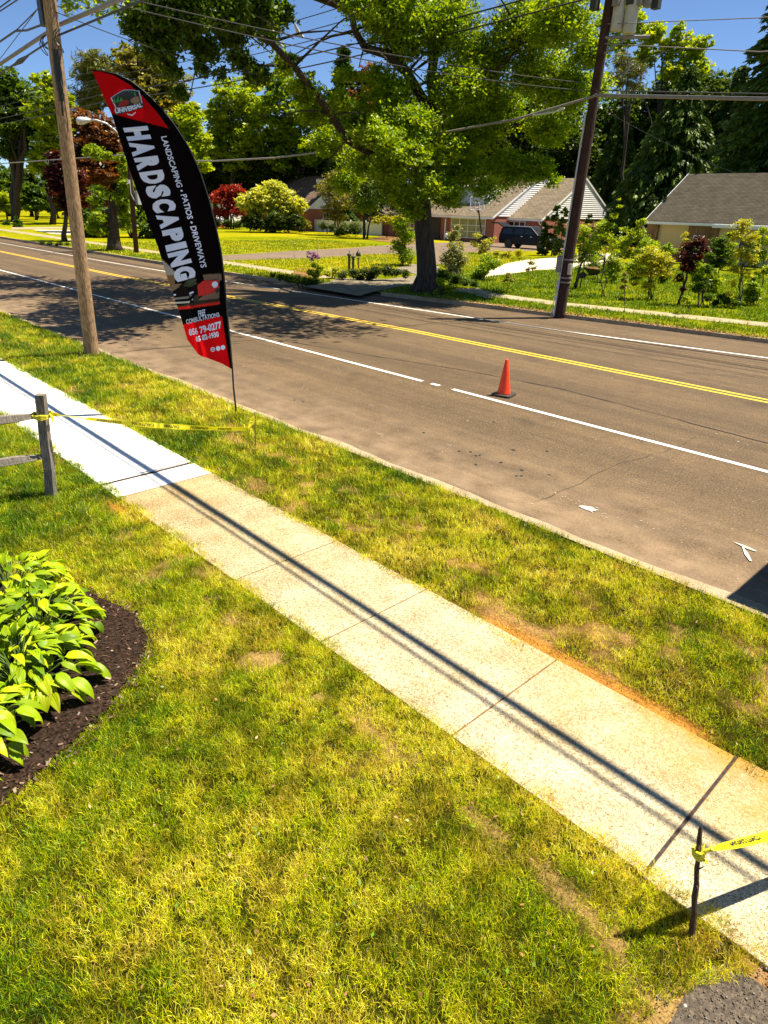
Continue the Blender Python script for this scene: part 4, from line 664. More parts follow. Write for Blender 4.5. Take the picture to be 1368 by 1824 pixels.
sap('light green bush in front of the tan siding', (1220, 470), [(1220, 418, 6), (1224, 430, 7), (1216, 440, 7)], 900, .14, 'gold', 183, 3, .02)
sap('low seedling on the lawn below the gravel drive', (906, 505), [(906, 492, 6), (912, 498, 5), (900, 500, 5)], 400, .1, 'olive', 184, 2, .01)
sap('short seedling at the lower edge of the gravel drive', (946, 490), [(946, 468, 6), (952, 478, 6), (940, 480, 5)], 420, .1, 'olive', 185, 3, .01)
for i, (px, py, h) in enumerate([(478, 476, 38), (525, 488, 46), (566, 482, 46)]):
    g = gp(px, py, FZ); s = pscale(g); tag(MB().tube([g, g + [0, 0, h * s * 1.2]], .008, 5).build('marker_stake', M['graywood'], org=g), ['thin wire stake nearest the banner lower edge', 'thin wire stake in the verge left of the mauve phlox', 'thin wire stake beside the mauve phlox'][i], 'stake', 'thin stakes in the far verge')

for i, (bx, by, h_, w_, pl, lb) in enumerate([(1092, 505, 55, 20, 'lime', 'leafy sapling behind the feathery thin one'), (1133, 500, 40, 22, 'maple', 'bushy clump between the feathery sapling and the arching one'), (1183, 505, 46, 18, 'deep', 'dark sapling touching the right side of the arching one'), (1243, 512, 60, 18, 'maple', 'green sapling directly behind the purple leaved tree'), (1270, 522, 40, 18, 'lime', 'short bushy sapling between the purple tree and the airy one'), (1340, 545, 50, 16, 'maple', 'thin green sapling close to the right edge, near the far sidewalk'), (1302, 482, 60, 18, 'lime', 'sapling behind the airy one against the gray roof house wall'), (1150, 472, 50, 20, 'maple', 'bush at the end of the gravel drive'), (1058, 482, 45, 18, 'deep', 'dark green bush behind the wheelbarrow'), (1225, 470, 40, 18, 'deep', 'low dark bush under the tan siding'), (1345, 480, 60, 20, 'deep', 'dark leafy bush at the right edge below the gray roof'), (1100, 462, 40, 20, 'dark', 'shaded shrub right of the gravel drive'), (1012, 478, 40, 14, 'maple', 'shrub hidden partly by the foot of the dark pole')]):
    sap(lb, (bx, by), [(bx, by - h_ * .75, w_ * .55), (bx - w_ * .5, by - h_ * .5, w_ * .6), (bx + w_ * .5, by - h_ * .55, w_ * .6), (bx, by - h_ * .25, w_ * .65), (bx + w_ * .2, by - h_, w_ * .35)], 2600, .11, pl, 400 + i, 3, .02)
# weeds and dead leaves on the near turf
n = 900; xs = RNG.uniform(-9, 0, n); ys = np.where(RNG.random(n) < .6, RNG.uniform(.3, 2.95, n), RNG.uniform(4.4, 6.4, n)); ok = ~inpoly(xs, ys, bp) & ~((xs > -.45) & (ys < 2.9)); xs, ys = xs[ok], ys[ok]; n = len(xs)
a = RNG.uniform(0, 6.28, n); L = RNG.uniform(.006, .02, n); u = np.stack([np.cos(a), np.sin(a), RNG.uniform(-.6, .6, n)], 1) * L[:, None]; v = np.stack([-np.sin(a), np.cos(a), RNG.uniform(-.6, .6, n)], 1) * L[:, None] * .5; c = np.stack([xs, ys, RNG.uniform(.02, .045, n)], 1)
V = np.stack([c - u, c + v, c + u, c - v], 1).reshape(-1, 3); k_ = RNG.random((n, 1)); fc = np.where(k_ < .6, np.array([[.38, .20, .07]]), np.array([[.16, .30, .02]])) * RNG.uniform(.5, 1.5, (n, 1))
tag(npmesh('turf_debris', V, np.arange(4 * n).reshape(-1, 4), M['blade'], fcol=fc), 'small dead leaves and clover scattered through the near grass', 'leaf litter', kind='stuff')
# ------------------------------------------------------------ hostas
def hosta(label, c, R_, n, seed):
    r = np.random.default_rng(seed); c = np.array(c, float); t = thing('hosta', label, 'plant', c, 'hostas in the mulch bed'); V = []; F = []; Cc = []; mb = MB()
    nu, nv = 7, 10
    for i in range(n):
        ring = r.random(); a = r.uniform(0, 2 * pi); d = R_ * (.10 + .72 * ring ** .7); hgt = .40 * (1 - .55 * ring) + r.normal(0, .03); L = r.uniform(.12, .235) * (.8 + .3 * ring); Wd = L * r.uniform(.17, .25)
        p0 = np.array([cos(a) * d, sin(a) * d, hgt]); th = a + r.normal(0, .35); el0 = .75 - .95 * ring + r.normal(0, .25); roll = r.normal(0, .35); base = len(V)
        fw0 = np.array([cos(th), sin(th), 0]); sd = np.array([-sin(th), cos(th), 0]); p = p0.copy(); col = np.array([[.30, .44, .004], [.46, .56, .006], [.14, .26, .004]])[r.choice(3, p=[.5, .33, .17])] * r.uniform(.75, 1.2)
        for iu in range(nu + 1):
            s = iu / nu; el = el0 - 1.25 * s; p = p + (fw0 * cos(el) + np.array([0, 0, 1]) * sin(el)) * L / nu if iu else p
            wd = Wd * max(.02, sin(pi * min(1, s ** .62)) ** .95) if s < 1 else 0; up = -fw0 * sin(el) + np.array([0, 0, 1]) * cos(el)
            for iv in range(nv + 1):
                q = iv / nv * 2 - 1; fold = abs(q) * .38 * wd + .007 * cos(q * pi * 5) * (wd / Wd) * (1 - s * .5); sv = sd * cos(roll) + up * sin(roll); uv = up * cos(roll) - sd * sin(roll)
                V.append(c + p + sv * q * wd + uv * (fold - .1 * q * q * wd))
        for iu in range(nu):
            for iv in range(nv):
                k0 = base + iu * (nv + 1) + iv; F.append((k0, k0 + 1, k0 + nv + 2, k0 + nv + 1)); Cc.append(col * (1 - .22 * (iv % 2)))
        if r.random() < .10: Cc[-6:] = [np.array([.45, .26, .08])] * 6
        if i % 2 == 0: mb.tube([c + [cos(a) * .04, sin(a) * .04, 0], c + p0 * [.6, .6, .75], c + p0], .005, 5)
    npmesh('leaves', V, F, M['hosta'], t, fcol=np.array(Cc), smooth=True); mb.build('stalk', M['dark_green'], t); return t
M['dark_green'] = simple('stalk_green', (.10, .17, .03), .6)
for i, (lb, x_, y_, R_, n_) in enumerate([('hosta at the far upper end of the mulch bed', -6.75, 1.15, .62, 95), ('hosta at the top of the bed nearest the sidewalk', -6.0, 1.16, .60, 100), ('large hosta whose leaf tips reach right over bare mulch', -5.45, .86, .60, 115), ('hosta in the middle of the clump against the left edge', -6.1, .45, .62, 90), ('hosta in front of the clump with drooping lower leaves', -5.0, .36, .52, 90), ('lowest hosta cut off by the left edge of the photo', -4.55, -.12, .50, 85), ('hosta hidden mostly beyond the left edge below the middle', -5.4, -.1, .55, 70)]):
    hosta(lb, (x_ + .54, y_ + .02, .02), R_, int(n_ * 1.7), 200 + i)

# ------------------------------------------------------------ poles and wires
PB = np.array([gp(171, 632)[0], 6.12, 0.0])
t = thing('utility_pole', 'weathered tan wooden utility pole standing in the near grass strip', 'utility pole', PB)
ptop = PB + np.array([1.05, -.05, 9.2]); pl = lambda z: PB + (ptop - PB) * (z / 9.2)
MB().tube([PB - [0, 0, .2]] + [pl(z) for z in (0, .5, 1.5, 3, 4.5, 6, 7.5, 9.2)], [.178, .172, .162, .152, .143, .134, .126, .12, .11], 20).build('pole', M['polewood'], t, smooth=True)
zc = 6.95; p = pl(zc)
MB().box((p[0] - .38, p[1] - .12, 6.55), (p[0] - .15, p[1] + .1, 6.98)).build('splice_box', M['black'], t, bevel=.02)
for s_, zz, r_ in ((-.32, 6.3, .17), (-.26, 6.35, .12), (.42, 6.35, .15), (.52, 6.28, .19)):
    mb = MB(); mb.tube([pl(zz) + [s_ + r_ * .45 * sin(a), -.1 + .05 * cos(a * 2), -.05 - r_ * cos(a)] for a in np.linspace(0, 2 * pi, 16)], .009, 5); mb.build('cable_coil', M['black'], t)
mb = MB(); mb.tube([pl(6.3) + [.2, -.1, 0], pl(6.0) + [.26, -.15, 0], pl(5.7) + [.25, -.16, 0]], .012, 5); mb.tube([pl(5.7) + [.3, -.1, 0], pl(5.35) + [.46, -.12, .1], pl(5.0) + [.5, -.12, -.1], pl(4.7) + [.42, -.1, 0]], .01, 5)
mb.build('cable_tail', M['black'], t)
MB().tube([pl(6.12) + [.26, -.1, 0], pl(5.6) + [.27, -.1, 0], pl(5.25) + [.27, -.1, 0]], [.06, .075, .04], 10).tube([pl(5.3) + [.27, -.1, 0], pl(5.3) + [.45, -.1, .05]], .02, 6).tube([pl(5.0) + [.25, -.1, 0], pl(5.3) + [.27, -.1, 0]], .02, 6).build('splice_closure', M['black'], t)
def cable(label, pts, r, mat='wire', sag=0, group=None, name='overhead_cable', n=16):
    P = []
    for a, b in zip(pts[:-1], pts[1:]):
        a = np.array(a, float); b = np.array(b, float)
        for i in range(n): q = a + (b - a) * i / n; q[2] -= 4 * sag * (i / n) * (1 - i / n); P.append(q)
    P.append(np.array(pts[-1], float)); o = MB().tube(P, r, 6).build(name, M[mat], org=pts[0]); return tag(o, label, 'cable', group)
YA = 6.30
def cz(px, py, Y): q = atY(px, py, Y); return (q[0], Y, q[2])
cable('thick gray communications cable passing the tan pole, the upper of its pair', [(-75, 7.2, 6.9), (-42, 6.7, 6.15), cz(0, 114, 6.42), cz(106, 44, 6.34), (-7, 6.17, 6.52), (0, 6.06, 6.62), (24, 5.8, 7.2)], .042, 'wiregray')
cable('thinner black cable just below the thick gray one on the tan pole', [(-75, 7.1, 6.7), (-42, 6.6, 5.98), cz(0, 131, 6.30), cz(106, 62, 6.12), (-7, 5.94, 6.30), (0, 5.83, 6.38), (24, 5.6, 7.0)], .020, 'wire')
tag(MB().tube([cz(24, 117, 6.38), cz(36, 109, 6.38), cz(50, 99, 6.37)], [.02, .055, .02], 8).build('cable_splice', M['wire'], org=(-18.5, YA, 6.19)), 'dark swollen splice on the lower black cable left of the tan pole', 'cable splice')
cable('black cable entering the box on the left side of the tan pole', [(-50, 6.6, 6.5), cz(0, 74, 6.3), cz(28, 55, 6.25), cz(48, 54, 6.2), (p[0] - .4, p[1], 6.62)], .022, 'wire')
cable('thin cable above the box that runs up to the left of the tan pole', [cz(28, 55, 6.25), (p[0] - .4, p[1], 6.93)], .012, 'wire')
cable('upper thin wire in the top left corner of the sky', [(-60, 7.0, 8.6), cz(0, 13, 6.75), cz(22, -3, 6.72), (0, 6.42, 7.6), (20, 6.2, 7.9)], .016, 'wire')
cable('lower thin wire in the top left corner of the sky', [(-60, 7.0, 8.4), cz(0, 20, 6.75), cz(35, -3, 6.7), (0, 6.38, 7.5), (20, 6.2, 7.8)], .016, 'wire')
cable('thin guy wire slanting down left behind the box on the tan pole', [cz(0, 105, 7.0), (p[0] - .2, p[1] + .15, 7.15)], .008, 'wire')
PR = gp(997, 560, FZ); prt = atD(1088, -10, hypot(PR[0], PR[1])); prt[2] += 0; RP = lambda z: PR + (prt - PR) * ((z - PR[2]) / (prt[2] - PR[2]))
for i, (zz, sg) in enumerate(((7.18, .25), (7.3, .2))):
    cable(['lower', 'upper'][i] + ' of two thin wires crossing the road from tan pole to dark pole', [pl(7.1 + .12 * i) + [.15, .1, 0], RP(6.95 + .2 * i)], .012, 'wire', sg)
cable('loose thin wire drooping from the tan pole towards the street tree', [pl(6.75) + [.15, 0, 0], (-21, 15, 7.2)], .009, 'wire', .2)
LP = gp(243, 451, FZ)
t = thing('utility_pole', 'dark brown wooden utility pole with transformers across the road', 'utility pole', PR)
MB().tube([PR - [0, 0, .2]] + [RP(z) for z in (.1, 1.5, 4, 6.5, 9, 11.5)], [.20, .195, .185, .17, .155, .145, .135], 18).build('pole', M['darkpole'], t, smooth=True)
cl = RP(0); vx = np.array([ray(997, 400)[1], -ray(997, 400)[0], 0]); vx /= np.linalg.norm(vx)          # sideways as seen from the street
tc = -np.array([ray(997, 400)[0], ray(997, 400)[1], 0]); tc /= np.linalg.norm(tc)
MB().tube([RP(z) - vx * .2 + tc * .12 for z in (0, .7, 1.5, 3, 5, 6.3)], .028, 6).tube([RP(z) - vx * .27 + tc * .1 for z in (0, .8, 1.4)] + [RP(1.6) - vx * .2 + tc * .1], .016, 6).build('conduit', M['galv'], t)
c = RP(1.75) - vx * .26 + tc * .05; MB().box((c[0] - .1, c[1] - .1, c[2] - .25), (c[0] + .1, c[1] + .1, c[2] + .3)).build('meter_box', M['wiregray'], t, bevel=.01)
for zz in (1.15, 1.3, 1.9): MB().tube([RP(zz), RP(zz + .05)], .21, 18).build('metal_band', M['wiregray'], t)
c = RP(1.45) + vx * .1 + tc * .2; MB().tube([c, c + [0, 0, .35]], [.08, .08], 8).build('tag_plate', M['cream'], t)
c = RP(8.6)
mb = MB(); a0 = RP(8.35) + tc * .1; mb.tube([a0, a0 + vx * 1.35], .05, 6); mb.tube([RP(7.9) + tc * .1, a0 + vx * .7], .03, 6); mb.build('bracket', M['wiregray'], t); mb = MB(); mb.tube([RP(9.6) - vx * .5 + tc * .1, RP(9.6) + vx * 1.6 + tc * .1], .06, 6); mb.build('crossarm', M['wiregray'], t)
for i, (o_, z0, h, r_) in enumerate(((.32, 8.5, .75, .17), (.70, 8.42, .85, .20))):
    q = RP(z0) + vx * o_ + tc * .15; MB().lathe(q, [(.001, 0), (r_ * .9, 0), (r_, .03), (r_, h), (r_ * 1.06, h + .02), (r_ * .9, h + .08), (.03, h + .13), (.03, h + .3), (.001, h + .31)], 16).build('transformer', M['cream'], t, smooth=False)
for i, (o_, z0) in enumerate(((-.42, 9.02), (.22, 9.1), (.62, 9.12), (1.12, 9.05), (1.35, 9.0), (.86, 9.1))):
    q = RP(z0) + vx * o_ + tc * .25; MB().box((q[0] - .11, q[1] - .11, q[2]), (q[0] + .11, q[1] + .11, q[2] + .42)).tube([q + [0, 0, .42], q + [0, 0, .75]], .03, 8).build('fuse_cutout', M['wire'] if i % 2 == 0 else M['wiregray'], t, bevel=.02)
YB = PR[1]
cable('thick black cable leaving the dark pole to the right', [RP(6.82) + tc * .2, (-8.4, YB + .1, 6.36), (2, YB + 1, 5.9), (20, YB + 2, 6.6)], .05, 'wiregray')
cable('thin wire just above the thick cable right of the dark pole', [RP(6.95) + tc * .2, (-8.4, YB + .1, 6.48), (2, YB + 1, 6.0), (20, YB + 2, 6.8)], .016, 'wire')
cable('thick cable sagging from the dark pole in front of the big tree trunk', [RP(6.8) + tc * .2, (-16.5, YB, 6.35), (-20.2, YB - .4, 6.0), (-23.5, YB - .4, 5.75), (-31, YB - .2, 5.5), (-37, YB - .1, 5.5), (-44, LP[1], 5.7), (LP[0], LP[1], 6.1), (-100, YB + 1, 6.3)], .04, 'wiregray')
tag(MB().tube([(-15.8, YB - .05, 6.42), (-15.0, YB - .02, 6.46), (-14.6, YB, 6.55)], .03, 6).build('cable_clamp', M['galv'], org=(-15, YB, 6.5)), 'silver cable clamp on the sagging cable beside the dark pole', 'cable clamp')
for i, (yo, z_) in enumerate(((-.5, 10.9), (-.1, 10.55), (.3, 10.3), (0, 9.7), (.1, 9.3))):
    cable(['topmost', 'second', 'third', 'fourth', 'lowest'][i] + ' line of the bundle strung along the far side of the road behind the banner', [(-110, YB + yo, z_ + .6), (LP[0] - 1, LP[1] + yo, z_), (PR[0] + .3, YB + yo, z_ + .2), (25, YB + 2 + yo, z_ + .4)], .018 if i < 3 else .026, 'wire', .35)
cable('thin wire near the top right of the sky', [RP(8.7) + tc * .1, (-8.9, YB, 8.22), (10, YB + 2, 7.7)], .012, 'wiregray')
cable('single wire behind the transformers right of the dark pole', [RP(8.2) + tc * .1, (-8.7, YB, 7.45), (10, YB + 2, 6.9)], .014, 'wiregray')
cable('service wire dropping to the gray roofed house', [RP(6.6), (-20, 62, 5.6)], .006, 'wire', .5)
for i, (x_, z_) in enumerate(((-28.6, 10.25), (-30.2, 10.1))):
    tag(MB().tube([(x_, YB - .5, z_ + .35), (x_, YB - .3, z_ + .05), (x_ + .1, YB - .1, z_ - .1)], [.05, .10, .05], 8).tube([(x_ - .3, YB - .2, z_), (x_ + .3, YB - .2, z_ + .05)], .035, 6).build('line_spacer', M['galv'], org=(x_, YB, z_)), ['right', 'left'][i] + ' of two pale insulators clipped on the line bundle in the sky gap', 'insulator', 'insulators on the line bundle')
t = thing('street_lamp', 'slim brown wooden pole carrying a silver street lamp left of the banner', 'street lamp', LP)
dl = hypot(LP[0], LP[1]); lt = atD(222, 195, dl); MB().tube([LP - [0, 0, .2], LP + (lt - LP) * .5, lt, lt + (lt - LP) * .12], [.17, .15, .12, .11], 12).build('pole', M['darkpole'], t, smooth=True)
a = [atD(212, 240, dl), atD(205, 232, dl), atD(190, 220, dl), atD(172, 214, dl), atD(158, 213, dl)]; MB().tube(a, .055, 8).build('arm', M['galv'], t, smooth=True)
MB().tube([atD(162, 213, dl), atD(156, 214, dl), atD(148, 215, dl), atD(139, 215, dl), atD(135, 213, dl)], [.06, .14, .22, .22, .04], 12).build('lamp_head', M['galv'], t, smooth=True)
c = atD(248, 352, dl); MB().box((c[0] - .22, c[1] - .22, c[2] - .45), (c[0] + .22, c[1] + .22, c[2] + .4)).build('control_box', M['galv'], t, bevel=.03)
MB().tube([atD(231, 320, dl - .2), atD(233, 345, dl - .2), atD(240, 358, dl - .2)], .03, 6).tube([atD(229, 320, dl - .25), atD(229, 327, dl - .25)], .1, 6).build('conduit', M['galv'], t)

# ------------------------------------------------------------ feather banner
FG = gp(421, 736); cdir = np.array([-FG[0], -FG[1], 0]) / hypot(FG[0], FG[1]); fn = cdir - .17 * np.array([SH[0], SH[1], 0]); fn[2] = 0; fn /= np.linalg.norm(fn)
fs = np.array([-fn[1], fn[0], 0])                       # sideways in the cloth plane
def fl(px, py, off=0.0):
    r = ray(px, py); tt = (FG - CAM).dot(fn) / r.dot(fn); p = CAM + r * tt
    b = .025 * sin(py * .022 + px * .03) + .02 * sin(px * .06 - py * .013) + .055 * math.exp(-((px - 352 - (py - 590) * .2) / 6) ** 2) * (py > 500) * min(1, (py - 500) / 60 if py > 500 else 0)
    return p + fn * (b + off)
BT = thing('feather_banner', 'tall black and red feather banner advertising hardscaping beside the road', 'banner', FG)
Rt = [(168, 125), (205, 131), (235, 146), (262, 168), (290, 196), (313, 226), (335, 262), (354, 305), (371, 355), (384, 405), (393, 450), (398, 500), (403, 560), (409, 612), (413, 657)]
Lf = [(166, 126), (171, 138), (180, 160), (198, 203), (206, 228), (215, 255), (233, 308), (248, 352), (262, 393), (280, 440), (296, 488), (307, 522), (318, 552), (333, 606), (352, 630), (372, 638), (396, 647), (413, 657)]
def resamp(P, n):
    P = np.array(P, float); d = np.r_[0, np.cumsum(np.hypot(*np.diff(P, axis=0).T))]; s = np.linspace(0, d[-1], n); return np.stack([np.interp(s, d, P[:, 0]), np.interp(s, d, P[:, 1])], 1)
nr, ncl = 330, 76; RR = resamp(Rt, nr); LLp = resamp(Lf, nr)
TRK = [((300, 508), (332, 500), (340, 488), (352, 482), (360, 490), (352, 510), (350, 535), (330, 541), (312, 537), (303, 525)),]
def fcolr(x, y, s):
    yl = 202 + (x - 198) * .262
    if s > .955 - .0 and y > 150: return (.004, .004, .005)
    if y < yl and y < 236: return (.004, .004, .005) if (s > .90 or y < 128) else (.62, .006, .010)
    if x > 384 + (y - 500) * .17 - 0 and y > 500 and x > 390: return (.005, .005, .006)
    yr = 547 + (x - 318) * -.13                        # red line over the black caption band
    yb = 578 + (x - 328) * -.22
    if y > yb: return (.85, .008, .012)  # lower red painted brighter for light caught by the billow
    if yr + 5 < y <= yb: return (.006, .006, .007)
    if yr < y <= yr + 5: return (.62, .03, .02)
    yp = 506 - (x - 303) * .05
    if y > yp - (14 if x > 362 else 0) and y <= yr:
        if inpoly([x], [y], [(305, 522), (322, 508), (332, 500), (342, 492), (362, 492), (366, 505), (360, 528), (345, 538), (318, 544), (308, 538)])[0]:
            return (.012, .010, .010) if not inpoly([x], [y], [(336, 500), (344, 494), (356, 496), (350, 506), (338, 508)])[0] else (.09, .09, .10)
        if inpoly([x], [y], [(358, 506), (366, 500), (386, 498), (390, 505), (389, 518), (372, 524), (358, 528)])[0]: return (.55, .02, .02) if y > 501 else (.04, .03, .03)
        return (.20, .15, .11) if y < 540 - (x - 305) * .1 else (.05, .035, .03)
    if y > 460 + (x - 286) * .9 and x < 312 and y < yp: return (.36, .35, .32) if y < 490 else (.20, .13, .06)
    return (.006, .004, .005)
V = []; Fc = []
for i in range(nr):
    for j in range(ncl + 1):
        s = j / ncl; q = LLp[i] * (1 - s) + RR[i] * s; V.append(fl(q[0], q[1]))
for i in range(nr - 1):
    for j in range(ncl):
        s = (j + .5) / ncl; q = (LLp[i] + LLp[i + 1]) / 2 * (1 - s) + (RR[i] + RR[i + 1]) / 2 * s; Fc.append(fcolr(q[0], q[1], s))
I = np.arange(nr * (ncl + 1)).reshape(nr, ncl + 1); F = np.stack([I[:-1, :-1], I[1:, :-1], I[1:, 1:], I[:-1, 1:]], -1).reshape(-1, 4)
cloth = npmesh('cloth', V, F, M['cloth'], BT, fcol=np.array(Fc), smooth=True)
pp = [FG - [0, 0, .25], FG, fl(416, 690), fl(414, 657, -.01)] + [fl(q[0] + 1, q[1], -.01) for q in RR[::-1][::14]]
MB().tube(pp, [.018, .018, .016, .015] + [.015 - .008 * i / (len(pp) - 4) for i in range(len(pp) - 4)], 8).build('pole', M['black'], BT, smooth=True)
def textmesh(txt, off=.03):
    cu = bpy.data.curves.new('lettering', 'FONT'); cu.body = txt; cu.size = 1; cu.offset = off; cu.resolution_u = 3; o = bpy.data.objects.new('lettering', cu); COL.objects.link(o)
    dg = bpy.context.evaluated_depsgraph_get(); me = bpy.data.meshes.new_from_object(o.evaluated_get(dg)); bpy.data.objects.remove(o); bpy.data.curves.remove(cu)
    V = np.array([v.co[:] for v in me.vertices]); F = [list(p.vertices) for p in me.polygons]; bpy.data.meshes.remove(me); return V, F
def maptext(name, txt, base, topl, mat, parent, off=.03, lift=.006, fn_=None, widths=None):
    """lay text between two pixel polylines (base line, cap line) on the cloth"""
    V, F = textmesh(txt, off); x0, x1 = V[:, 0].min(), V[:, 0].max(); y0, y1 = 0, .729; B = np.array(base, float); T = np.array(topl, float)
    db = np.r_[0, np.cumsum(np.hypot(*np.diff(B, axis=0).T))]; db /= db[-1]; dt = np.r_[0, np.cumsum(np.hypot(*np.diff(T, axis=0).T))]; dt /= dt[-1]; O = []
    for v in V:
        u = (v[0] - x0) / (x1 - x0); w_ = (v[1] - y0) / (y1 - y0); b = np.array([np.interp(u, db, B[:, 0]), np.interp(u, db, B[:, 1])]); tq = np.array([np.interp(u, dt, T[:, 0]), np.interp(u, dt, T[:, 1])])
        q = b * (1 - w_) + tq * w_; O.append((fn_ or fl)(q[0], q[1], lift))
    mb = MB(); mb.v = O; mb.f = F; return mb.build(name, M[mat], parent)
hb = [(222, 227.5), (232, 253), (243, 284), (254, 314), (264, 341), (274, 367), (283, 392), (290, 409), (299, 445), (318, 502)]
ht = [(262, 224.5), (270, 249), (281, 279), (291.5, 310), (301, 338), (311, 363), (316, 384), (321, 400), (333, 437), (350, 493)]
def along(P, u):
    P = np.array(P, float); d = np.r_[0, np.cumsum(np.hypot(*np.diff(P, axis=0).T))]; d /= d[-1]; return np.array([np.interp(u, d, P[:, 0]), np.interp(u, d, P[:, 1])])
wd_ = [1.05, 1.1, 1, 1, 1, 1, 1.1, 1, .5, 1.08, 1.02]; gapw = .13; tot = sum(wd_) + gapw * 10; u0 = 0
for ch, w_ in zip('HARDSCAPING', wd_):
    ua, ub = u0 / tot, (u0 + w_) / tot; u0 += w_ + gapw; us = np.linspace(ua, ub, 4)
    maptext('letter', ch, [along(hb, q) for q in us], [along(ht, q) for q in us], 'lav', cloth, .072, .012)
sb = [(288.5, 244), (302, 290), (316, 335), (324, 352), (335, 392), (341, 408), (350, 440), (359, 477)]
maptext('lettering', 'LANDSCAPING \u2022 PATIOS \u2022 DRIVEWAYS', sb, [(a + 10, b - 1.5) for a, b in sb], 'lav', cloth, .02)
maptext('lettering', 'FREE', [(354, 563.5), (366, 561)], [(353, 553), (365, 550.5)], 'lav', cloth, .02)
maptext('lettering', 'CONSULTATIONS', [(332, 577.5), (352, 572), (391, 564)], [(330.5, 569.5), (350, 564), (389.5, 556.5)], 'lav', cloth, .02)
maptext('lettering', '856 79-0277', [(337, 598), (395, 584)], [(335, 587), (393, 572)], 'lav', cloth, .04)
maptext('lettering', '85 82-1930', [(350, 608), (390, 599)], [(348.5, 599), (388.5, 590)], 'lav', cloth, .04)
for nm_, mt_, P_, l_ in (('printed_windscreen', 'glass', [(327, 509), (333, 499), (345, 494), (352, 497), (349, 507), (338, 511)], .010), ('printed_grille', 'wiregray', [(311, 530), (336, 527), (343, 523), (343, 526), (336, 531), (311, 534)], .010), ('printed_bumper', 'galv', [(311, 538), (337, 536), (345, 531), (345, 533.5), (337, 539), (312, 541)], .010), ('printed_headlight', 'lav', [(338, 521), (345, 518), (346, 521), (339, 524)], .011), ('printed_headlight', 'lav', [(309, 524), (314, 523), (314, 526), (310, 527)], .011), ('printed_side_panel', 'redprint', [(352, 508), (362, 500), (388, 499), (389, 514), (374, 522), (354, 528)], .010), ('printed_emblem', 'lav', [(378, 503), (384, 501), (388, 505), (387, 511), (381, 513), (377, 508)], .013), ('printed_tire', 'black', [(384, 514), (389, 513), (390, 520), (386, 523), (383, 520)], .012), ('printed_tire', 'black', [(347, 526), (353, 524), (355, 533), (350, 539), (346, 536)], .012)):
    if mt_ not in M: M[mt_] = simple('red_print', (.60, .01, .01), .7, 0, .25, 40)
    MB().poly([fl(*q, l_) for q in P_]).build(nm_, M[mt_], cloth)
mb = MB()
for cx, cy in ((379.5, 622), (389, 620.3), (397.4, 618.7)): mb.poly([fl(cx + 4 * cos(a), cy + 4.2 * sin(a), .006) for a in np.linspace(0, 2 * pi, 17)[:-1]])
mb.build('round_icon', M['lav'], cloth); maptext('icon_letter', 'G', [(377.5, 624.5), (382, 624)], [(377.3, 619.6), (381.6, 619)], 'redcloth', cloth, .02, .009)
BD = [(198.7, 174.5), (207, 168), (219.7, 160.5), (233, 160), (246.7, 162.5), (250, 174), (252.5, 185), (230, 189), (206.8, 192)]
c0 = np.mean(BD, axis=0); mb = MB().poly([fl(*(c0 + (np.array(p) - c0) * 1.06), .012) for p in BD]); mb.build('badge_border', M['lav'], cloth)
MB().poly([fl(*(c0 + (np.array(p) - c0) * .98), .02) for p in BD]).build('badge_field', M['black'], cloth)
M['pinegreen'] = simple('printed_green', (.03, .28, .07), .7, 0, .2, 20); M['tanprint'] = simple('printed_tan', (.30, .19, .11), .7)
mb = MB()
for i, x_ in enumerate((204, 210, 216, 222, 228, 234, 240)):
    b_ = 184 - i * 1.6 - (3 if i > 3 else 0); h_ = 18 - abs(i - 3) * 1.4; mb.poly([fl(x_ - 3.2, b_, .027), fl(x_ + 2.6, b_ - .6, .027), fl(x_ + .6, b_ - h_ * .5, .027), fl(x_ + .9, b_ - h_, .027), fl(x_ - 1.2, b_ - h_ * .5, .027)])
mb.build('printed_trees', M['pinegreen'], cloth)
MB().poly([fl(*q, .031) for q in [(212, 184), (218, 178), (227, 178), (230, 184), (222, 190), (210, 190)]]).build('printed_truck', M['redcloth'], cloth)
MB().poly([fl(*q, .031) for q in [(232, 181), (232, 176), (240, 172), (247, 172), (250, 182), (240, 186)]]).build('printed_house', M['tanprint'], cloth)
MB().poly([fl(*q, .036) for q in [(204, 196), (254, 184), (257.5, 192), (224, 200.5), (206.5, 205.5)]]).build('name_plate', M['black'], cloth)
maptext('lettering', 'UNIVERSAL', [(207, 202.5), (230, 198), (256, 190.5)], [(205.5, 194.5), (229, 190), (254, 183.5)], 'lav', cloth, .05, .07)
MB().poly([fl(*q, .03) for q in [(225.7, 202), (234.5, 204), (242, 198.8), (241, 201.5), (235, 206.5), (226, 203.5)]]).build('badge_point', M['lav'], cloth)
MB().poly([fl(183, 123, .01), fl(188, 124, .01), fl(188, 126, .01), fl(183, 125, .01)]).build('tip_tag', M['lav'], cloth)

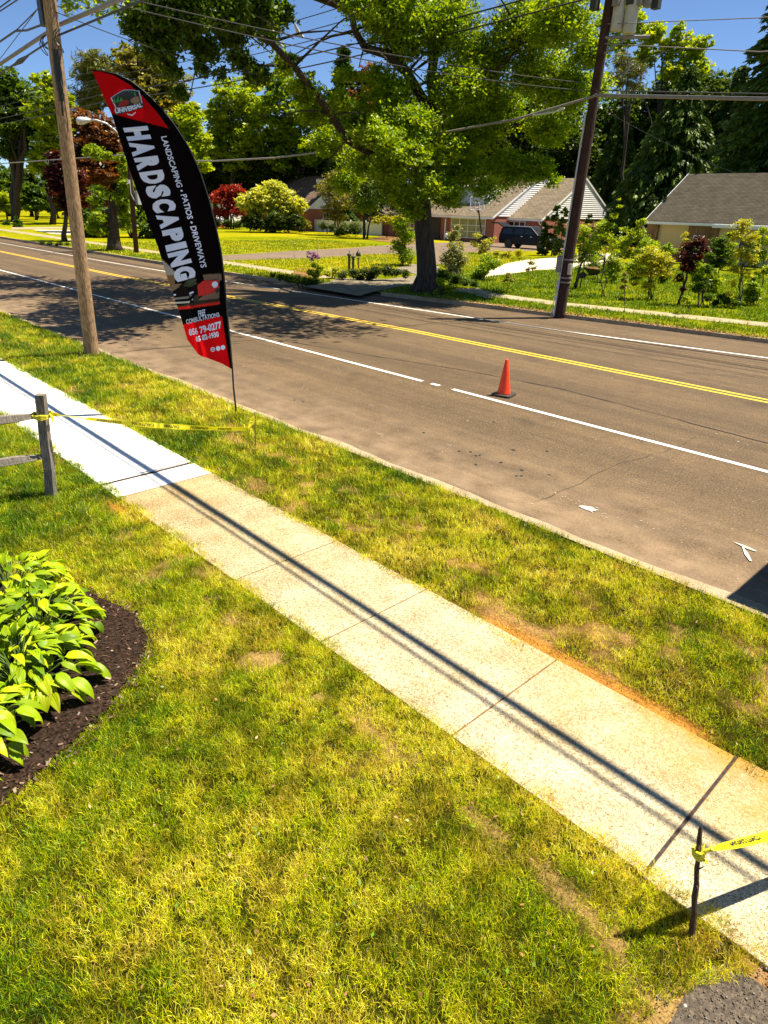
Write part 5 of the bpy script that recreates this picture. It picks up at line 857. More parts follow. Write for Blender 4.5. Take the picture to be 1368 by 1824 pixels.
# ------------------------------------------------------------ split rail fence, sticks, tape
FP = gp(90, 884); d = hypot(FP[0], FP[1]); ft = atD(72, 702, d)
t = thing('split_rail_fence', 'weathered gray split rail fence ending in a post at the sidewalk', 'fence', FP)
def post(nm, b, tp, wd=.058):
    mb = MB(); b = np.array(b); tp = np.array(tp); ex = np.array([.78, -.62, 0]); ey = np.array([.62, .78, 0]); n = 7
    prof = [(-1, -.9), (-.15, -1), (0, -.84), (.15, -1), (1, -.85), (.95, .9), (.1, 1), (-.95, .95)]; rings = []
    for i in range(n):
        s_ = i / (n - 1); c = b + (tp - b) * s_ + RNG.normal(0, .004, 3); rings.append([c + (ex * q[0] + ey * q[1]) * wd * RNG.uniform(.96, 1.04) * (1.04 - .08 * s_) for q in prof])
    vs = [v for r_ in rings for v in r_]; m_ = len(prof); fs_ = [(i * m_ + k_, i * m_ + (k_ + 1) % m_, (i + 1) * m_ + (k_ + 1) % m_, (i + 1) * m_ + k_) for i in range(n - 1) for k_ in range(m_)] + [list(range(m_))[::-1], [(n - 1) * m_ + k_ for k_ in range(m_)]]
    mb.add(vs, fs_); return mb.build(nm, M['graywood'], t)
post('post', FP - [0, 0, .1], ft)
dirl = np.array([.0, -1, 0]); L2 = 2.7
atX = lambda px, py, X: CAM + ray(px, py) * (X / ray(px, py)[0])
def rail(a, b, h=.06, th=.035):
    mb = MB(); a = np.array(a); b = np.array(b); n = 9; rings = []
    for i in range(n):
        s_ = i / (n - 1); c = a + (b - a) * s_; k_ = min(1, .45 + 4 * min(s_, 1 - s_)); hh = h * k_ * RNG.uniform(.93, 1.07)
        rings += [c + [th, 0, -hh * .5], c + [-th, 0, -hh], c + [-th * .8, 0, hh], c + [th * .5, 0, hh * .9]]
    mb.add(rings, [(i * 4 + k_, i * 4 + (k_ + 1) % 4, i * 4 + 4 + (k_ + 1) % 4, i * 4 + 4 + k_) for i in range(n - 1) for k_ in range(4)] + [(0, 1, 2, 3), (n * 4 - 1, n * 4 - 2, n * 4 - 3, n * 4 - 4)]); mb.build('rail', M['graywood'], t)
P2 = FP + dirl * L2
r1 = atX(70, 741, FP[0] - .02); r2_ = atX(0, 750, FP[0] - .02); rail(r1 + [0, .03, 0], r1 + (r2_ - r1) * (L2 / abs(r2_[1] - r1[1])))
r1 = atX(76, 814, FP[0]); r2_ = atX(0, 826, FP[0]); rail(r1 + [0, .03, 0], r1 + (r2_ - r1) * (L2 / abs(r2_[1] - r1[1])))
post('post', P2 - [0, 0, .1], P2 + [0, 0, 1.3])
def stick(label, b, tp, r0, n=9, name='wooden_stake', twig=True):
    P = [np.array(b) + (np.array(tp) - np.array(b)) * i / (n - 1) + (RNG.normal(0, r0 * .14, 3) * (0 < i)) for i in range(n)]; P[0] = P[0] - [0, 0, .05]
    mb = MB().tube(P, [r0 * RNG.uniform(.8, 1.15) * (1.1 - .35 * i / n) for i in range(n)], 8)
    if twig:
        for i in (2, 4, 5, 7): d_ = RNG.normal(0, 1, 3); d_ /= np.linalg.norm(d_); mb.tube([P[i], P[i] + d_ * r0 * 3], [r0 * .4, r0 * .1], 5)
        mb.tube([P[-1], P[-1] + (P[-1] - P[-2]) * .35], [r0 * .6, .001], 5)
    return tag(mb.build(name, M['stick'], org=b), label, 'stake')
SB = gp(1233, 1667); ST = atD(1247, 1476, hypot(SB[0], SB[1])); stick('short dark bark covered stake in the lawn at the driveway corner', SB, ST, .015)
S2 = gp(455, 801); st2 = S2 + np.array([-.30, .22, .46]); stick('thin crooked twig stuck in the grass strip at the foot of the banner', S2, st2, .011)
def ribbon(pts, wd, tw, n=70, sag=.0):
    P = np.array(pts, float); dd = np.r_[0, np.cumsum(np.linalg.norm(np.diff(P, axis=0), axis=1))]; s_ = np.linspace(0, dd[-1], n); C_ = np.stack([np.interp(s_, dd, P[:, k_]) for k_ in range(3)], 1); C_[:, 2] -= 4 * sag * (s_ / dd[-1]) * (1 - s_ / dd[-1])
    T_ = np.gradient(C_, axis=0); T_ /= np.linalg.norm(T_, axis=1)[:, None]; side = np.cross(T_, [0, 0, 1]); side /= np.linalg.norm(side, axis=1)[:, None]; up_ = np.cross(side, T_)
    u = s_ / dd[-1]; an = np.array([tw(x_) for x_ in u]); W_ = up_ * np.cos(an)[:, None] + side * np.sin(an)[:, None]; wv = np.array([wd(x_) for x_ in u]); Nn = np.cross(T_, W_); return C_, W_ * wv[:, None] / 2, Nn
def tape(label, pts, wd, tw, words_at, sag=.03, flip=False, side=1):
    C_, W_, Nn = ribbon(pts, wd, tw, 70, sag); n = len(C_); org = C_[0]; t = thing('caution_tape', label, 'barrier tape', org); V = np.concatenate([np.stack([C_[i] - W_[i], C_[i] - W_[i] * .3 + Nn[i] * .004, C_[i] + W_[i] * .3 - Nn[i] * .004, C_[i] + W_[i]]) for i in range(n)]); F = [(i * 4 + k_, i * 4 + 4 + k_, i * 4 + 5 + k_, i * 4 + 1 + k_) for i in range(n - 1) for k_ in range(3)]
    rb = npmesh('ribbon', V, F, M['tape'], t, fcol=np.tile([.88, .80, .02], (len(F), 1)), smooth=True)
    u = np.linspace(0, 1, n)
    for a, b in words_at:
        Vt, Ft = textmesh('CAUTION', .03); x0, x1 = Vt[:, 0].min(), Vt[:, 0].max(); O = []
        for v in Vt:
            q = a + (b - a) * (v[0] - x0) / (x1 - x0); h = (v[1] / .729 - .5) * .9
            if flip: q = b - (q - a); h = -h
            c = np.array([np.interp(q, u, C_[:, k_]) for k_ in range(3)]); ww = np.array([np.interp(q, u, W_[:, k_]) for k_ in range(3)]); nn = np.array([np.interp(q, u, Nn[:, k_]) for k_ in range(3)]); O.append((c + ww * h, nn))
        for sd_ in (-1, 1): mb = MB(); mb.v = [tuple(q + nn * sd_ * .007) for q, nn in O]; mb.f = Ft; mb.build('lettering', M['ink'], rb)
    return t, rb
A = atD(88, 737, d - .1); Bp = atD(441, 764, hypot(S2[0], S2[1]) - .03)
t, rb = tape('yellow caution tape stretched from the gray fence post to the twig by the banner', [A, Bp], lambda u: .075 if u > .04 else .05, lambda u: .5 * sin(u * 9) + .25 + (.9 if .04 < u < .15 else 0), [(.20, .31), (.36, .47), (.52, .60), (.66, .76), (.82, .90)], .05, True, -1)
mb = MB(); pc_ = FP + (ft - FP) * .80
for k_ in range(4):
    zz = -.015 + .012 * k_; mb.tube([pc_ + np.array([.115 * cos(a), .115 * sin(a), zz + .01 * sin(3 * a + k_)]) for a in np.linspace(0, 2 * pi, 14)], .010, 5)
mb.tube([A, A + [.03, .02, -.05], A + [.05, 0, -.10]], [.012, .018, .004], 6); mb.build('knot', M['tapeknot'] if 'tapeknot' in M else M.setdefault('tapeknot', simple('knotted_tape', (.85, .72, .03), .5)), t)
mb = MB()
for k_ in range(5):
    q = Bp + RNG.normal(0, .02, 3); mb.tube([q, q + [RNG.normal(0, .03), RNG.normal(0, .03), RNG.uniform(-.05, .02)], q + [RNG.normal(0, .03), 0, -.08]], [.007, .012, .004], 5)
mb.tube([Bp, atD(452, 752, hypot(S2[0], S2[1])), atD(446, 750, hypot(S2[0], S2[1])), Bp], .014, 5); mb.build('knot', M['tapeknot'], t)
A2 = atD(1254, 1516, hypot(SB[0], SB[1])); B2 = atD(1368, 1482, 3.25); B2 = A2 + (B2 - A2) * 3.4
t, rb = tape('yellow caution tape running off to the right from the short dark stake', [A2, B2], lambda u: .03 + .045 * min(1, u * 9), lambda u: 1.0 + .25 * sin(u * 5), [(.12, .26), (.40, .55), (.7, .85)], .04, True, -1)
mb = MB(); 
for k_ in range(5): mb.tube([SB + (ST - SB) * (.765 + .012 * k_) + np.array([.026 * cos(a), .026 * sin(a), .006 * sin(2 * a + k_)]) for a in np.linspace(0, 2 * pi, 12)], .007, 5)
for k_ in range(6):
    q = A2 + RNG.normal(0, .012, 3); mb.tube([q, q + RNG.normal(0, .012, 3), q + RNG.normal(0, .016, 3)], [.007, .010, .003], 5)
mb.build('knot', M['tapeknot'], t)

# ------------------------------------------------------------ traffic cone
CC = gp(897, 704, RZ); t = thing('traffic_cone', 'bright orange traffic cone on a black square base in the road', 'traffic cone', CC)
c0 = np.array([CC[0], CC[1], RZ + .004]); MB().lathe(c0, [(.001, .03), (.145, .03), (.137, .06), (.128, .10), (.078, .45), (.036, .735), (.031, .745), (.022, .747), (.018, .70), (.001, .60)], 32).build('cone_body', M['orange'], t, smooth=True)
mb = MB(); mb.prism([(-.17, -.21), (.17, -.21), (.21, -.17), (.21, .17), (.17, .21), (-.17, .21), (-.21, .17), (-.21, -.17)], .0, .04); mb.xf(.25, c0); mb.build('base', M['conebase'] if 'conebase' in M else M.setdefault('conebase', simple('cone_base_rubber', (.035, .028, .022), .7)), t, bevel=.01)
# parked trailer just beyond the right edge, its shadow falls on the road
t = thing('box_trailer', 'dark box trailer parked at the kerb beyond the right edge casting the black shadow', 'trailer', (2, 8.8, RZ))
MB().box((-1.12, 7.52, .45), (5.2, 9.6, 2.75)).build('box', M['silver'], t, bevel=.03); MB().box((-1.0, 7.7, .28), (5.0, 9.4, .44)).build('chassis', M['black'], t)
for y_ in (7.75, 9.35):
    for x_ in (1.6, 2.5): MB().tube([(x_, y_ - .11, .29), (x_, y_ + .11, .29)], .35, 20).build('wheel', M['black'], t)
MB().box((-1.14, 7.6, .5), (-1.10, 9.5, .62)).build('bumper', M['galv'], t)

# ------------------------------------------------------------ houses
def gable_house(name, label, x0, x1, y0, y1, zb, ze, zr, roof, sidingm='siding', wallm='brick', gable_sides=('E', 'W'), ov=.45, og=.1, th=.14):
    t = thing(name, label, 'house', ((x0 + x1) / 2, y0, zb)); ym = (y0 + y1) / 2; mb = MB().box((x0, y0, zb - .3), (x1, y1, ze)); wall = mb.build('wall', M[wallm], t)
    sl = (zr - ze) / (ym - y0); za = ze - ov * sl; mb = MB()
    for yo, s_ in ((y0 - ov, 1), (y1 + ov, -1)):
        a = [(x0 - og, yo, za), (x1 + og, yo, za), (x1 + og, ym, zr), (x0 - og, ym, zr)]; b = [(p[0], p[1], p[2] + th) for p in a]
        mb.add(a + b, [(0, 1, 2, 3), (4, 5, 6, 7), (0, 1, 5, 4), (1, 2, 6, 5), (3, 0, 4, 7)])
    rf = mb.build('roof', M[roof], t)
    for sx in ([x1] if 'E' in gable_sides else []) + ([x0] if 'W' in gable_sides else []):
        mb = MB(); sg = 1 if sx == x1 else -1; z = ze - .02; st = .2
        while z < zr - .12:
            hw = lambda zz: max(.02, (zr - zz) / sl - .02); xa = sx + sg * .07; xb = sx + sg * .015
            mb.poly([(xa, ym - hw(z), z), (xa, ym + hw(z), z), (xb, ym + hw(z + st), z + st), (xb, ym - hw(z + st), z + st)][::sg]); mb.poly([(xb - sg * .01, ym - hw(z), z), (xb - sg * .01, ym + hw(z), z), (xa, ym + hw(z), z), (xa, ym - hw(z), z)][::sg]); z += st
        mb.build('gable_siding', M[sidingm], t)
    mb = MB()
    for sx in (x1 + og, x0 - og):
        for yo in (y0 - ov, y1 + ov):
            sg = 1 if sx > x0 else -1; A_ = (sx + sg * .003, yo, za - .04); B_ = (sx + sg * .003, ym, zr - .04); mb.add([A_, (sx + sg * .04, *A_[1:]), (sx + sg * .04, *B_[1:]), B_, (A_[0], A_[1], A_[2] + .2), (sx + sg * .04, A_[1], A_[2] + .2), (sx + sg * .04, B_[1], B_[2] + .2), (B_[0], B_[1], B_[2] + .2)], [(0, 1, 2, 3), (4, 5, 6, 7), (1, 2, 6, 5), (0, 3, 7, 4), (0, 1, 5, 4)])
    mb.box((x0 - og, y0 - ov - .12, za - .08), (x1 + og, y0 - ov - .003, za + .1)); mb.box((x0 - og, y1 + ov + .003, za - .08), (x1 + og, y1 + ov + .12, za + .1)); mb.build('trim', M['trim'], t)
    return t, wall, rf
def window(parent, x0, x1, y, z0, z1, cols=3, rows=2, pane='glass', axis='y'):
    sw = (lambda a, b: (a, b)) if axis == 'y' else None
    mb = MB().box((x0, y - .06, z0), (x1, y - .005, z1)) if axis == 'y' else MB().box((y + .005, x0, z0), (y + .06, x1, z1)); w_ = MB()
    pn = mb.build('window', M[pane], parent); f = MB(); e = .07
    def bar(a0, a1, c0_, c1_):
        if axis == 'y': f.box((a0, y - .11, c0_), (a1, y - .063, c1_))
        else: f.box((y + .063, a0, c0_), (y + .11, a1, c1_))
    bar(x0 - e, x1 + e, z1, z1 + e); bar(x0 - e, x1 + e, z0 - e, z0); bar(x0 - e, x0, z0, z1); bar(x1, x1 + e, z0, z1)
    for i in range(1, cols): xx = x0 + (x1 - x0) * i / cols; bar(xx - .035, xx + .035, z0 + .001, z1 - .001)
    for i in range(1, rows):
        zz = z0 + (z1 - z0) * i / rows
        for j in range(cols): xa = x0 + (x1 - x0) * j / cols; xb = x0 + (x1 - x0) * (j + 1) / cols; bar(xa + .036, xb - .036, zz - .025, zz + .025)
    f.build('frame', M['trim'], pn); return pn
# main house across the road
t, wall, rf = gable_house('ranch_house', 'long brick house with gray roof and basketball hoop, front wing of the pair', -66, -48.2, 61.5, 77, 0, 2.75, 6.9, 'roofgray')
MB().box((-57.4, 61.38, .02), (-55.9, 61.45, 2.35)).build('front_door', M['door'], t)
window(t, -54.2, -49.4, 61.5, .5, 2.35, 4, 3, 'curtain'); window(t, -63.5, -60.6, 61.5, .9, 2.2, 2, 2, 'curtain'); window(t, -60, -58.6, 61.5, .9, 2.2, 1, 2, 'curtain')
mb = MB().tube([(-54.7, 60.95, 2.3), (-54.7, 60.95, 0)], .07, 6); mb.build('porch_post', M['trim'], t)
dm = MB(); ya = 63.4
dm.add([(-57.2, ya, 3.65), (-50.6, ya, 3.65), (-51.6, ya + .2, 5.6), (-56.2, ya + .2, 5.6), (-57.2, ya + 4, 5.3), (-50.6, ya + 4, 5.3), (-51.6, ya + 5.5, 6.1), (-56.2, ya + 5.5, 6.1)], [(0, 1, 2, 3), (3, 2, 6, 7), (0, 3, 7, 4), (1, 5, 6, 2)]); dm.build('dormer', M['bluesiding'], t)
MB().add([(-57.2, ya - .05, 3.62), (-50.6, ya - .05, 3.62), (-55.4, 61.9, 3.04), (-56.0, 61.9, 3.04)], [(0, 1, 2, 3)]).build('dormer_shade', M['glass'], t)  # dark sheet standing in for the triangular shade below the dormer
t2, wall, rf = gable_house('garage_house', 'brick wing with gray roof and white sided gable behind the black car', -52.5, -43.9, 64.2, 78.2, 0, 2.68, 6.55, 'roofgray', gable_sides=('E',))
window(t2, -51.2, -48.6, 64.2, 1.5, 2.2, 4, 1); window(t2, -48.3, -46.2, 64.2, 1.5, 2.2, 3, 1)
MB().tube([(-44.1, 63.6, 2.35), (-44.0, 63.7, 2.1), (-43.85, 64.1, 1.9), (-43.8, 64.1, .1)], .06, 8).build('downpipe', M['trim'], t2)
MB().box((-51.5, 70.4, 6.4), (-50.6, 71.4, 7.4)).build('chimney', M['brick'], t2)
t4, wall, rf = gable_house('gray_roof_house', 'low tan house with a large dark gray roof at the right edge', -28.0, -8, 55.5, 67, -.2, 3.0, 6.35, 'roofdark', 'tansiding', 'tansiding', ('E', 'W'))
MB().box((-24.6, 55.38, .0), (-22.3, 55.47, 2.78)).build('brick_panel', M['woodfence'], t4); MB().box((-22.6, 54.75, 2.56), (-8.2, 54.9, 2.78)).build('gutter', M['trim'], t4)
MB().box((-27.9, 55.25, -.2), (-27.0, 55.46, 2.7)).build('plank_panel', M['woodfence'], t4)
MB().tube([(-28.3, 54.9, 2.7), (-28.2, 55.2, 2.4), (-28.1, 55.4, 2.2), (-28.1, 55.4, 0)], .06, 8).build('downpipe', M['trim'], t4)
window(t4, -20.6, -19.2, 55.5, 1.1, 2.1, 1, 1); window(t4, -24.0, -23.4, 55.38, 1.0, 1.9, 1, 1)
mb = MB(); ym = (58 + 68) / 2; mb.add([(-23.2, 58, 4.4), (-6, 58, 4.4), (-6, 63, 7.3), (-20.9, 63, 7.3), (-6, 68, 4.4), (-20.9, 68, 4.4)], [(0, 1, 2, 3), (3, 2, 4, 5), (0, 3, 5)]); mb.build('upper_roof', M['roofdark'], t4)
MB().box((-19.6, 66, 5), (-18.4, 67, 8.6)).build('chimney', M['brick'], t4)
tag(MB().add([(-29.6, 54.6, 0), (-29.35, 54.6, 0), (-28.15, 55.0, 2.5), (-28.4, 55.0, 2.5), (-29.6, 54.5, 0), (-29.35, 54.5, 0), (-28.15, 54.9, 2.5), (-28.4, 54.9, 2.5)], [(0, 1, 2, 3), (4, 5, 6, 7), (0, 3, 7, 4), (1, 2, 6, 5), (0, 1, 5, 4), (3, 2, 6, 7)]).build('leaning_plank', M['woodfence'], org=(-29.5, 54.6, 0)), 'brown plank leaning on the left corner of the dark gray roofed house', 'plank')
t3, wall, rf = gable_house('brown_roof_house', 'brick house with brown roof, skylight and white gable behind the white fence', -95, -78.6, 60, 72.5, 0, 2.85, 6.95, 'roofbrown')
window(t3, 62.5, 65.5, -78.6, 1.1, 2.3, 3, 2, axis='x'); MB().box((-94.4, 65.5, 6.2), (-93.4, 66.6, 8.2)).build('chimney', M['brick'], t3)
c = atY(575, 322, 65.0); MB().box((c[0] - .4, 64.2, 6.0), (c[0] + .4, 65.4, 6.62)).build('skylight', M['galv'], t3)
t1 = gable_house('far_cottage', 'small white gabled house behind the red maple at the banner edge', -117, -107.5, 64, 74, .5, 4.0, 7.0, 'roofpale', 'siding', 'siding')[0]
MB().box((-112.5, 68.4, 6), (-110.8, 69.8, 9.0)).build('chimney', M['brick'], t1); window(t1, 66.5, 68.5, -107.5, 2.4, 3.6, 2, 2, axis='x'); window(t1, -115, -112, 64, 2, 3.4, 3, 2)
t5 = gable_house('back_house', 'brown roofed house glimpsed behind the white gable', -52, -44.5, 92, 100, 0, 3.1, 4.7, 'roofbrown', 'siding', 'siding')[0]; window(t5, -50, -46, 92, 1.3, 2.6, 4, 1)
t6 = gable_house('garden_shed', 'low gray shed right of the white gable with a dark slit window', -41.2, -38.5, 80, 84, 0, 1.9, 2.6, 'roofpale', 'siding', 'vinyl')[0]; window(t6, -40.9, -39.2, 80, 1.35, 1.7, 2, 1)
def panel_fence(name, label, a, b, h, mat, np_, cap=.06):
    a = np.array(a, float); b = np.array(b, float); t = thing(name, label, 'fence', a)
    MB().box((a[0], a[1] - .02, a[2]), (b[0], a[1] + .02, a[2] + h)).box((a[0], a[1] - .05, a[2] + h + .003), (b[0], a[1] + .05, a[2] + h + cap)).build('panel', M[mat], t)
    for i in range(np_ + 1):
        x_ = a[0] + (b[0] - a[0]) * i / np_; MB().box((x_ - .07, a[1] - .09, a[2]), (x_ + .07, a[1] + .055, a[2] + h + .15)).tube([(x_, a[1], a[2] + h + .15), (x_, a[1], a[2] + h + .3)], [.09, .01], 4).build('post', M[mat], t)
panel_fence('vinyl_fence', 'tall white vinyl fence beside the brown roofed house', (-79.8, 61, .02), (-65.2, 61, .02), 1.45, 'vinyl', 5)
panel_fence('lattice_fence', 'pale gray fence behind the saplings right of the white gable', (-40, 76, .02), (-34.5, 78, .02), 1.5, 'farconc', 3)
panel_fence('board_fence', 'brown board fence on the far left beyond the round tree', (-128, 55, 0), (-120, 55, 0), 1.6, 'woodfence', 4)

# ------------------------------------------------------------ vehicles
def vehicle(name, label, cat, loc, rz, body, glassp, W_, wheels, wr, paint, gate=False, rack=False, lights=None, handles=()):
    t = thing(name, label, cat, loc); hw = W_ / 2
    def extr(prof, hw0, zt, taper):
        mb = MB(); n = len(prof); sec = [(-1, 0), (-.93, 0), (.93, 0), (1, 0)]; f = lambda z: 1 - taper * max(0, (z - zt)) ; rows = []
        for yy, ins in ((-1, .05), (-1, 0), (1, 0), (1, .05)):
            rows += [(x * (1 - ins * .25) , yy * hw0 * f(z) * (1 if ins == 0 else 1.0) - (0 if ins == 0 else 0), z) for x, z in prof]
        vs = [(x, -hw0 * f(z), z) for x, z in prof] + [(x, hw0 * f(z), z) for x, z in prof]
        mb.add(vs, [list(range(n))[::-1], list(range(n, 2 * n))] + [(i, (i + 1) % n, n + (i + 1) % n, n + i) for i in range(n)]); return mb
    extr(body, hw, .95, .22).xf(rz, loc).build('body', M[paint], t, bevel=.05)
    for gl in glassp: extr(gl, hw + .012, .95, .22).xf(rz, loc).build('side_window', M['glass'], t)
    for x_ in wheels:
        for s_ in (-1, 1):
            y_ = s_ * (hw - .12); w_ = MB().tube([(x_, y_ - .13, wr), (x_, y_ + .13, wr)], wr, 24).xf(rz, loc).build('wheel', M['black'], t, bevel=.02)
            MB().tube([(x_, y_ + s_ * .132, wr), (x_, y_ + s_ * .15, wr)], wr * .6, 12).xf(rz, loc).build('rim', M['chrome' if not gate else 'door'], w_)
    if lights:
        for (x_, z_, mt) in lights:
            for s_ in (-1, 1): MB().box((x_ - .08, s_ * (hw - .12) - .13, z_ - .09), (x_ + .08, s_ * (hw - .12) + .135, z_ + .09)).xf(rz, loc).build('headlight' if mt == 'chrome' else 'tail_light', M[mt], t, bevel=.02)
    for x_, z_ in handles: MB().box((x_ - .1, -hw - .045, z_ - .02), (x_ + .1, -hw - .002, z_ + .02)).xf(rz, loc).build('door_handle', M['chrome'], t)
    if rack:
        for s_ in (-1, 1): MB().tube([(-2.2, s_ * .68, 1.87), (-1.9, s_ * .68, 1.93), (.3, s_ * .68, 1.93), (.6, s_ * .68, 1.84)], .025, 6).xf(rz, loc).build('roof_rail', M['chrome'], t)
    if gate:
        MB().add([(-2.5, -.75, 1.86), (-2.5, .75, 1.86), (-3.15, .72, 2.2), (-3.15, -.72, 2.2), (-3.9, .68, 2.23), (-3.9, -.68, 2.23), (-2.5, -.75, 1.78), (-2.5, .75, 1.78), (-3.15, .72, 2.1), (-3.15, -.72, 2.1), (-3.9, .68, 2.1), (-3.9, -.68, 2.1)], [(0, 1, 2, 3), (3, 2, 4, 5), (7, 6, 9, 8), (8, 9, 11, 10), (0, 3, 9, 6), (3, 5, 11, 9), (1, 7, 8, 2), (2, 8, 10, 4), (4, 10, 11, 5)]).xf(rz, loc).build('tailgate', M[paint], t)
    return t
sc_ = gp(902, 444, FZ); sf = gp(968, 443, FZ); rz = math.atan2(sf[1] - sc_[1], sf[0] - sc_[0]); rz = 0.08
mid = (gp(931, 443.5, FZ)); loc = (mid[0], mid[1] + .9, FZ)
body = [(-2.45, .42), (-2.5, .8), (-2.48, 1.1), (-2.38, 1.6), (-2.25, 1.80), (-1.9, 1.86), (.2, 1.85), (.55, 1.78), (1.25, 1.22), (2.2, 1.10), (2.5, .98), (2.58, .6), (2.5, .38), (1.98, .36), (1.92, .62), (1.7, .80), (1.45, .80), (1.22, .62), (1.16, .34), (-1.1, .34), (-1.16, .62), (-1.38, .80), (-1.64, .80), (-1.86, .62), (-1.92, .38)]
SUVS = 1.13
vehicle('black_suv', 'black sport utility vehicle parked with its tailgate raised', 'car', loc, rz, [(a_ * SUVS, b_ * 1.03) for a_, b_ in body], [[(a_ * SUVS, b_ * 1.03) for a_, b_ in w_] for w_ in [[(-2.2, 1.22), (-2.1, 1.62), (-1.75, 1.7), (-1.3, 1.7), (-1.15, 1.22)], [(-1.05, 1.22), (-.95, 1.7), (-.1, 1.7), (-.1, 1.22)], [(0, 1.22), (0, 1.7), (.45, 1.66), (1.0, 1.22)]]], 1.95, (-1.51 * SUVS, 1.58 * SUVS), .41, 'carblack', True, True, [(2.75, .95, 'chrome'), (-2.72, 1.15, 'redlamp')], ((-.25, 1.08), (.75, 1.08)))
body2 = [(-2.2, .35), (-2.25, .9), (-2.0, 1.0), (-1.5, 1.38), (-.6, 1.45), (.2, 1.40), (.9, 1.0), (1.9, .85), (2.2, .65), (2.2, .32), (1.75, .32), (1.6, .6), (1.3, .6), (1.1, .32), (-1.1, .32), (-1.25, .6), (-1.55, .6), (-1.7, .32)]
cw = gp(385, 399, FZ); vehicle('white_sedan', 'white sedan parked behind the pink flowers at the banner edge', 'car', (cw[0], cw[1], FZ), .2, body2, [[(-1.4, 1.0), (-1.15, 1.32), (-.4, 1.38), (-.4, 1.0)], [(-.3, 1.0), (-.3, 1.38), (.15, 1.33), (.65, 1.0)]], 1.75, (-1.4, 1.45), .31, 'carwhite', lights=[(2.1, .7, 'chrome'), (-2.15, .85, 'redlamp')])

# ------------------------------------------------------------ hoop, barrow, garden lights, bin
HB = gp(858, 441, FZ); dh = hypot(HB[0], HB[1]); t = thing('basketball_hoop', 'portable basketball hoop with clear backboard standing before the brick house', 'basketball hoop', HB)
MB().tube([HB, atD(857, 410, dh), atD(853, 378, dh), atD(851, 370, dh)], .07, 8).tube([atD(855, 385, dh), atD(848, 372, dh)], .04, 6).build('pole', M['black'], t)
b0, b1, b2, b3 = [atD(*q, dh - .5) for q in ((838, 374), (862, 373), (862, 350), (838, 351))]
f = MB()
for a_, b_ in ((b0, b1), (b1, b2), (b2, b3), (b3, b0)): f.tube([a_, b_], .035, 6)
q0, q1, q2, q3 = [atD(*q, dh - .52) for q in ((846, 370), (854, 370), (854, 361), (846, 361))]
for a_, b_ in ((q0, q1), (q1, q2), (q2, q3), (q3, q0)): f.tube([a_, b_], .025, 6)
f.build('backboard_frame', M['trim'], t)
gm, gnt, gb = newmat('clear_board'); gb.inputs['Base Color'].default_value = (.6, .65, .7, 1); gb.inputs['Alpha'].default_value = .35; gb.inputs['Roughness'].default_value = .1
nn = np.array([0, .03, 0]); MB().add([b0 + nn, b1 + nn, b2 + nn, b3 + nn], [(0, 1, 2, 3)]).build('backboard', gm, t)
rc = (q0 + q1) / 2 + np.array([.1, -.35, 0]); MB().tube([rc + [.23 * cos(a), .23 * sin(a), 0] for a in np.linspace(0, 2 * pi, 17)], .015, 5).build('rim', M['orange'], t)
MB().box((HB[0] - .4, HB[1] - .5, FZ), (HB[0] + .4, HB[1] + .4, FZ + .18)).build('base', M['black'], t, bevel=.05)
WB = gp(1052, 498, FZ); s = pscale(WB); e1 = np.array([vx[0], vx[1], 0]); e2 = np.array([-tc[0], -tc[1], 0]); zz3 = np.array([0, 0, 1.]); wp = lambda a, b, c: WB + e1 * a + e2 * b + zz3 * c
t = thing('wheelbarrow', 'black wheelbarrow heaped with brown mulch on the far lawn', 'wheelbarrow', WB)
mb = MB(); T4 = [wp(-.45, -.33, .62), wp(.5, -.33, .55), wp(.5, .33, .55), wp(-.45, .33, .62)]; B4 = [wp(-.15, -.2, .28), wp(.3, -.2, .25), wp(.3, .2, .25), wp(-.15, .2, .28)]
mb.add(T4 + B4, [(4, 5, 6, 7), (0, 1, 5, 4), (1, 2, 6, 5), (2, 3, 7, 6), (3, 0, 4, 7)]); mb.build('tray', M['black'], t)
mb = MB(); n_ = 12; vs = [wp(.02 + .38 * cos(a), .24 * sin(a), .56) for a in np.linspace(0, 2 * pi, n_ + 1)[:-1]] + [wp(.02 + .22 * cos(a), .14 * sin(a), .64 + RNG.uniform(0, .03)) for a in np.linspace(0, 2 * pi, n_ + 1)[:-1]]
mb.add(vs, [(i, (i + 1) % n_, n_ + (i + 1) % n_, n_ + i) for i in range(n_)] + [list(range(n_, 2 * n_))]); mb.build('mulch_load', M['dirt'], t)
MB().tube([wp(-.45, -.05, .19), wp(-.45, .05, .19)], .19, 18).build('wheel', M['black'], t)
mb = MB()
for s_ in (-.26, .26): mb.tube([wp(-.45, s_ * .4, .19), wp(.1, s_, .27), wp(.6, s_, .42), wp(1.05, s_ * 1.1, .52)], .02, 6); mb.tube([wp(.3, s_, .3), wp(.36, s_, 0), wp(.2, s_, 0.01), wp(.1, s_, .26)], .015, 5)
mb.build('frame', M['wire'], t)
g = gp(638, 480, FZ); t = thing('garden_lamp', 'black garden lantern with a pale glass on a short post in the flower bed', 'garden lamp', g)
MB().tube([g, g + [0, 0, .55], g + [0, 0, .62]], [.035, .035, .09], 8).build('post', M['black'], t)
MB().lathe(g, [(.05, .62), (.10, .70), (.10, .72)], 8).build('glass', M['trim'], t); MB().lathe(g, [(.13, .725), (.15, .80), (.12, .90), (.03, 1.02), (.015, 1.1), (.001, 1.12)], 8).build('cap', M['black'], t)
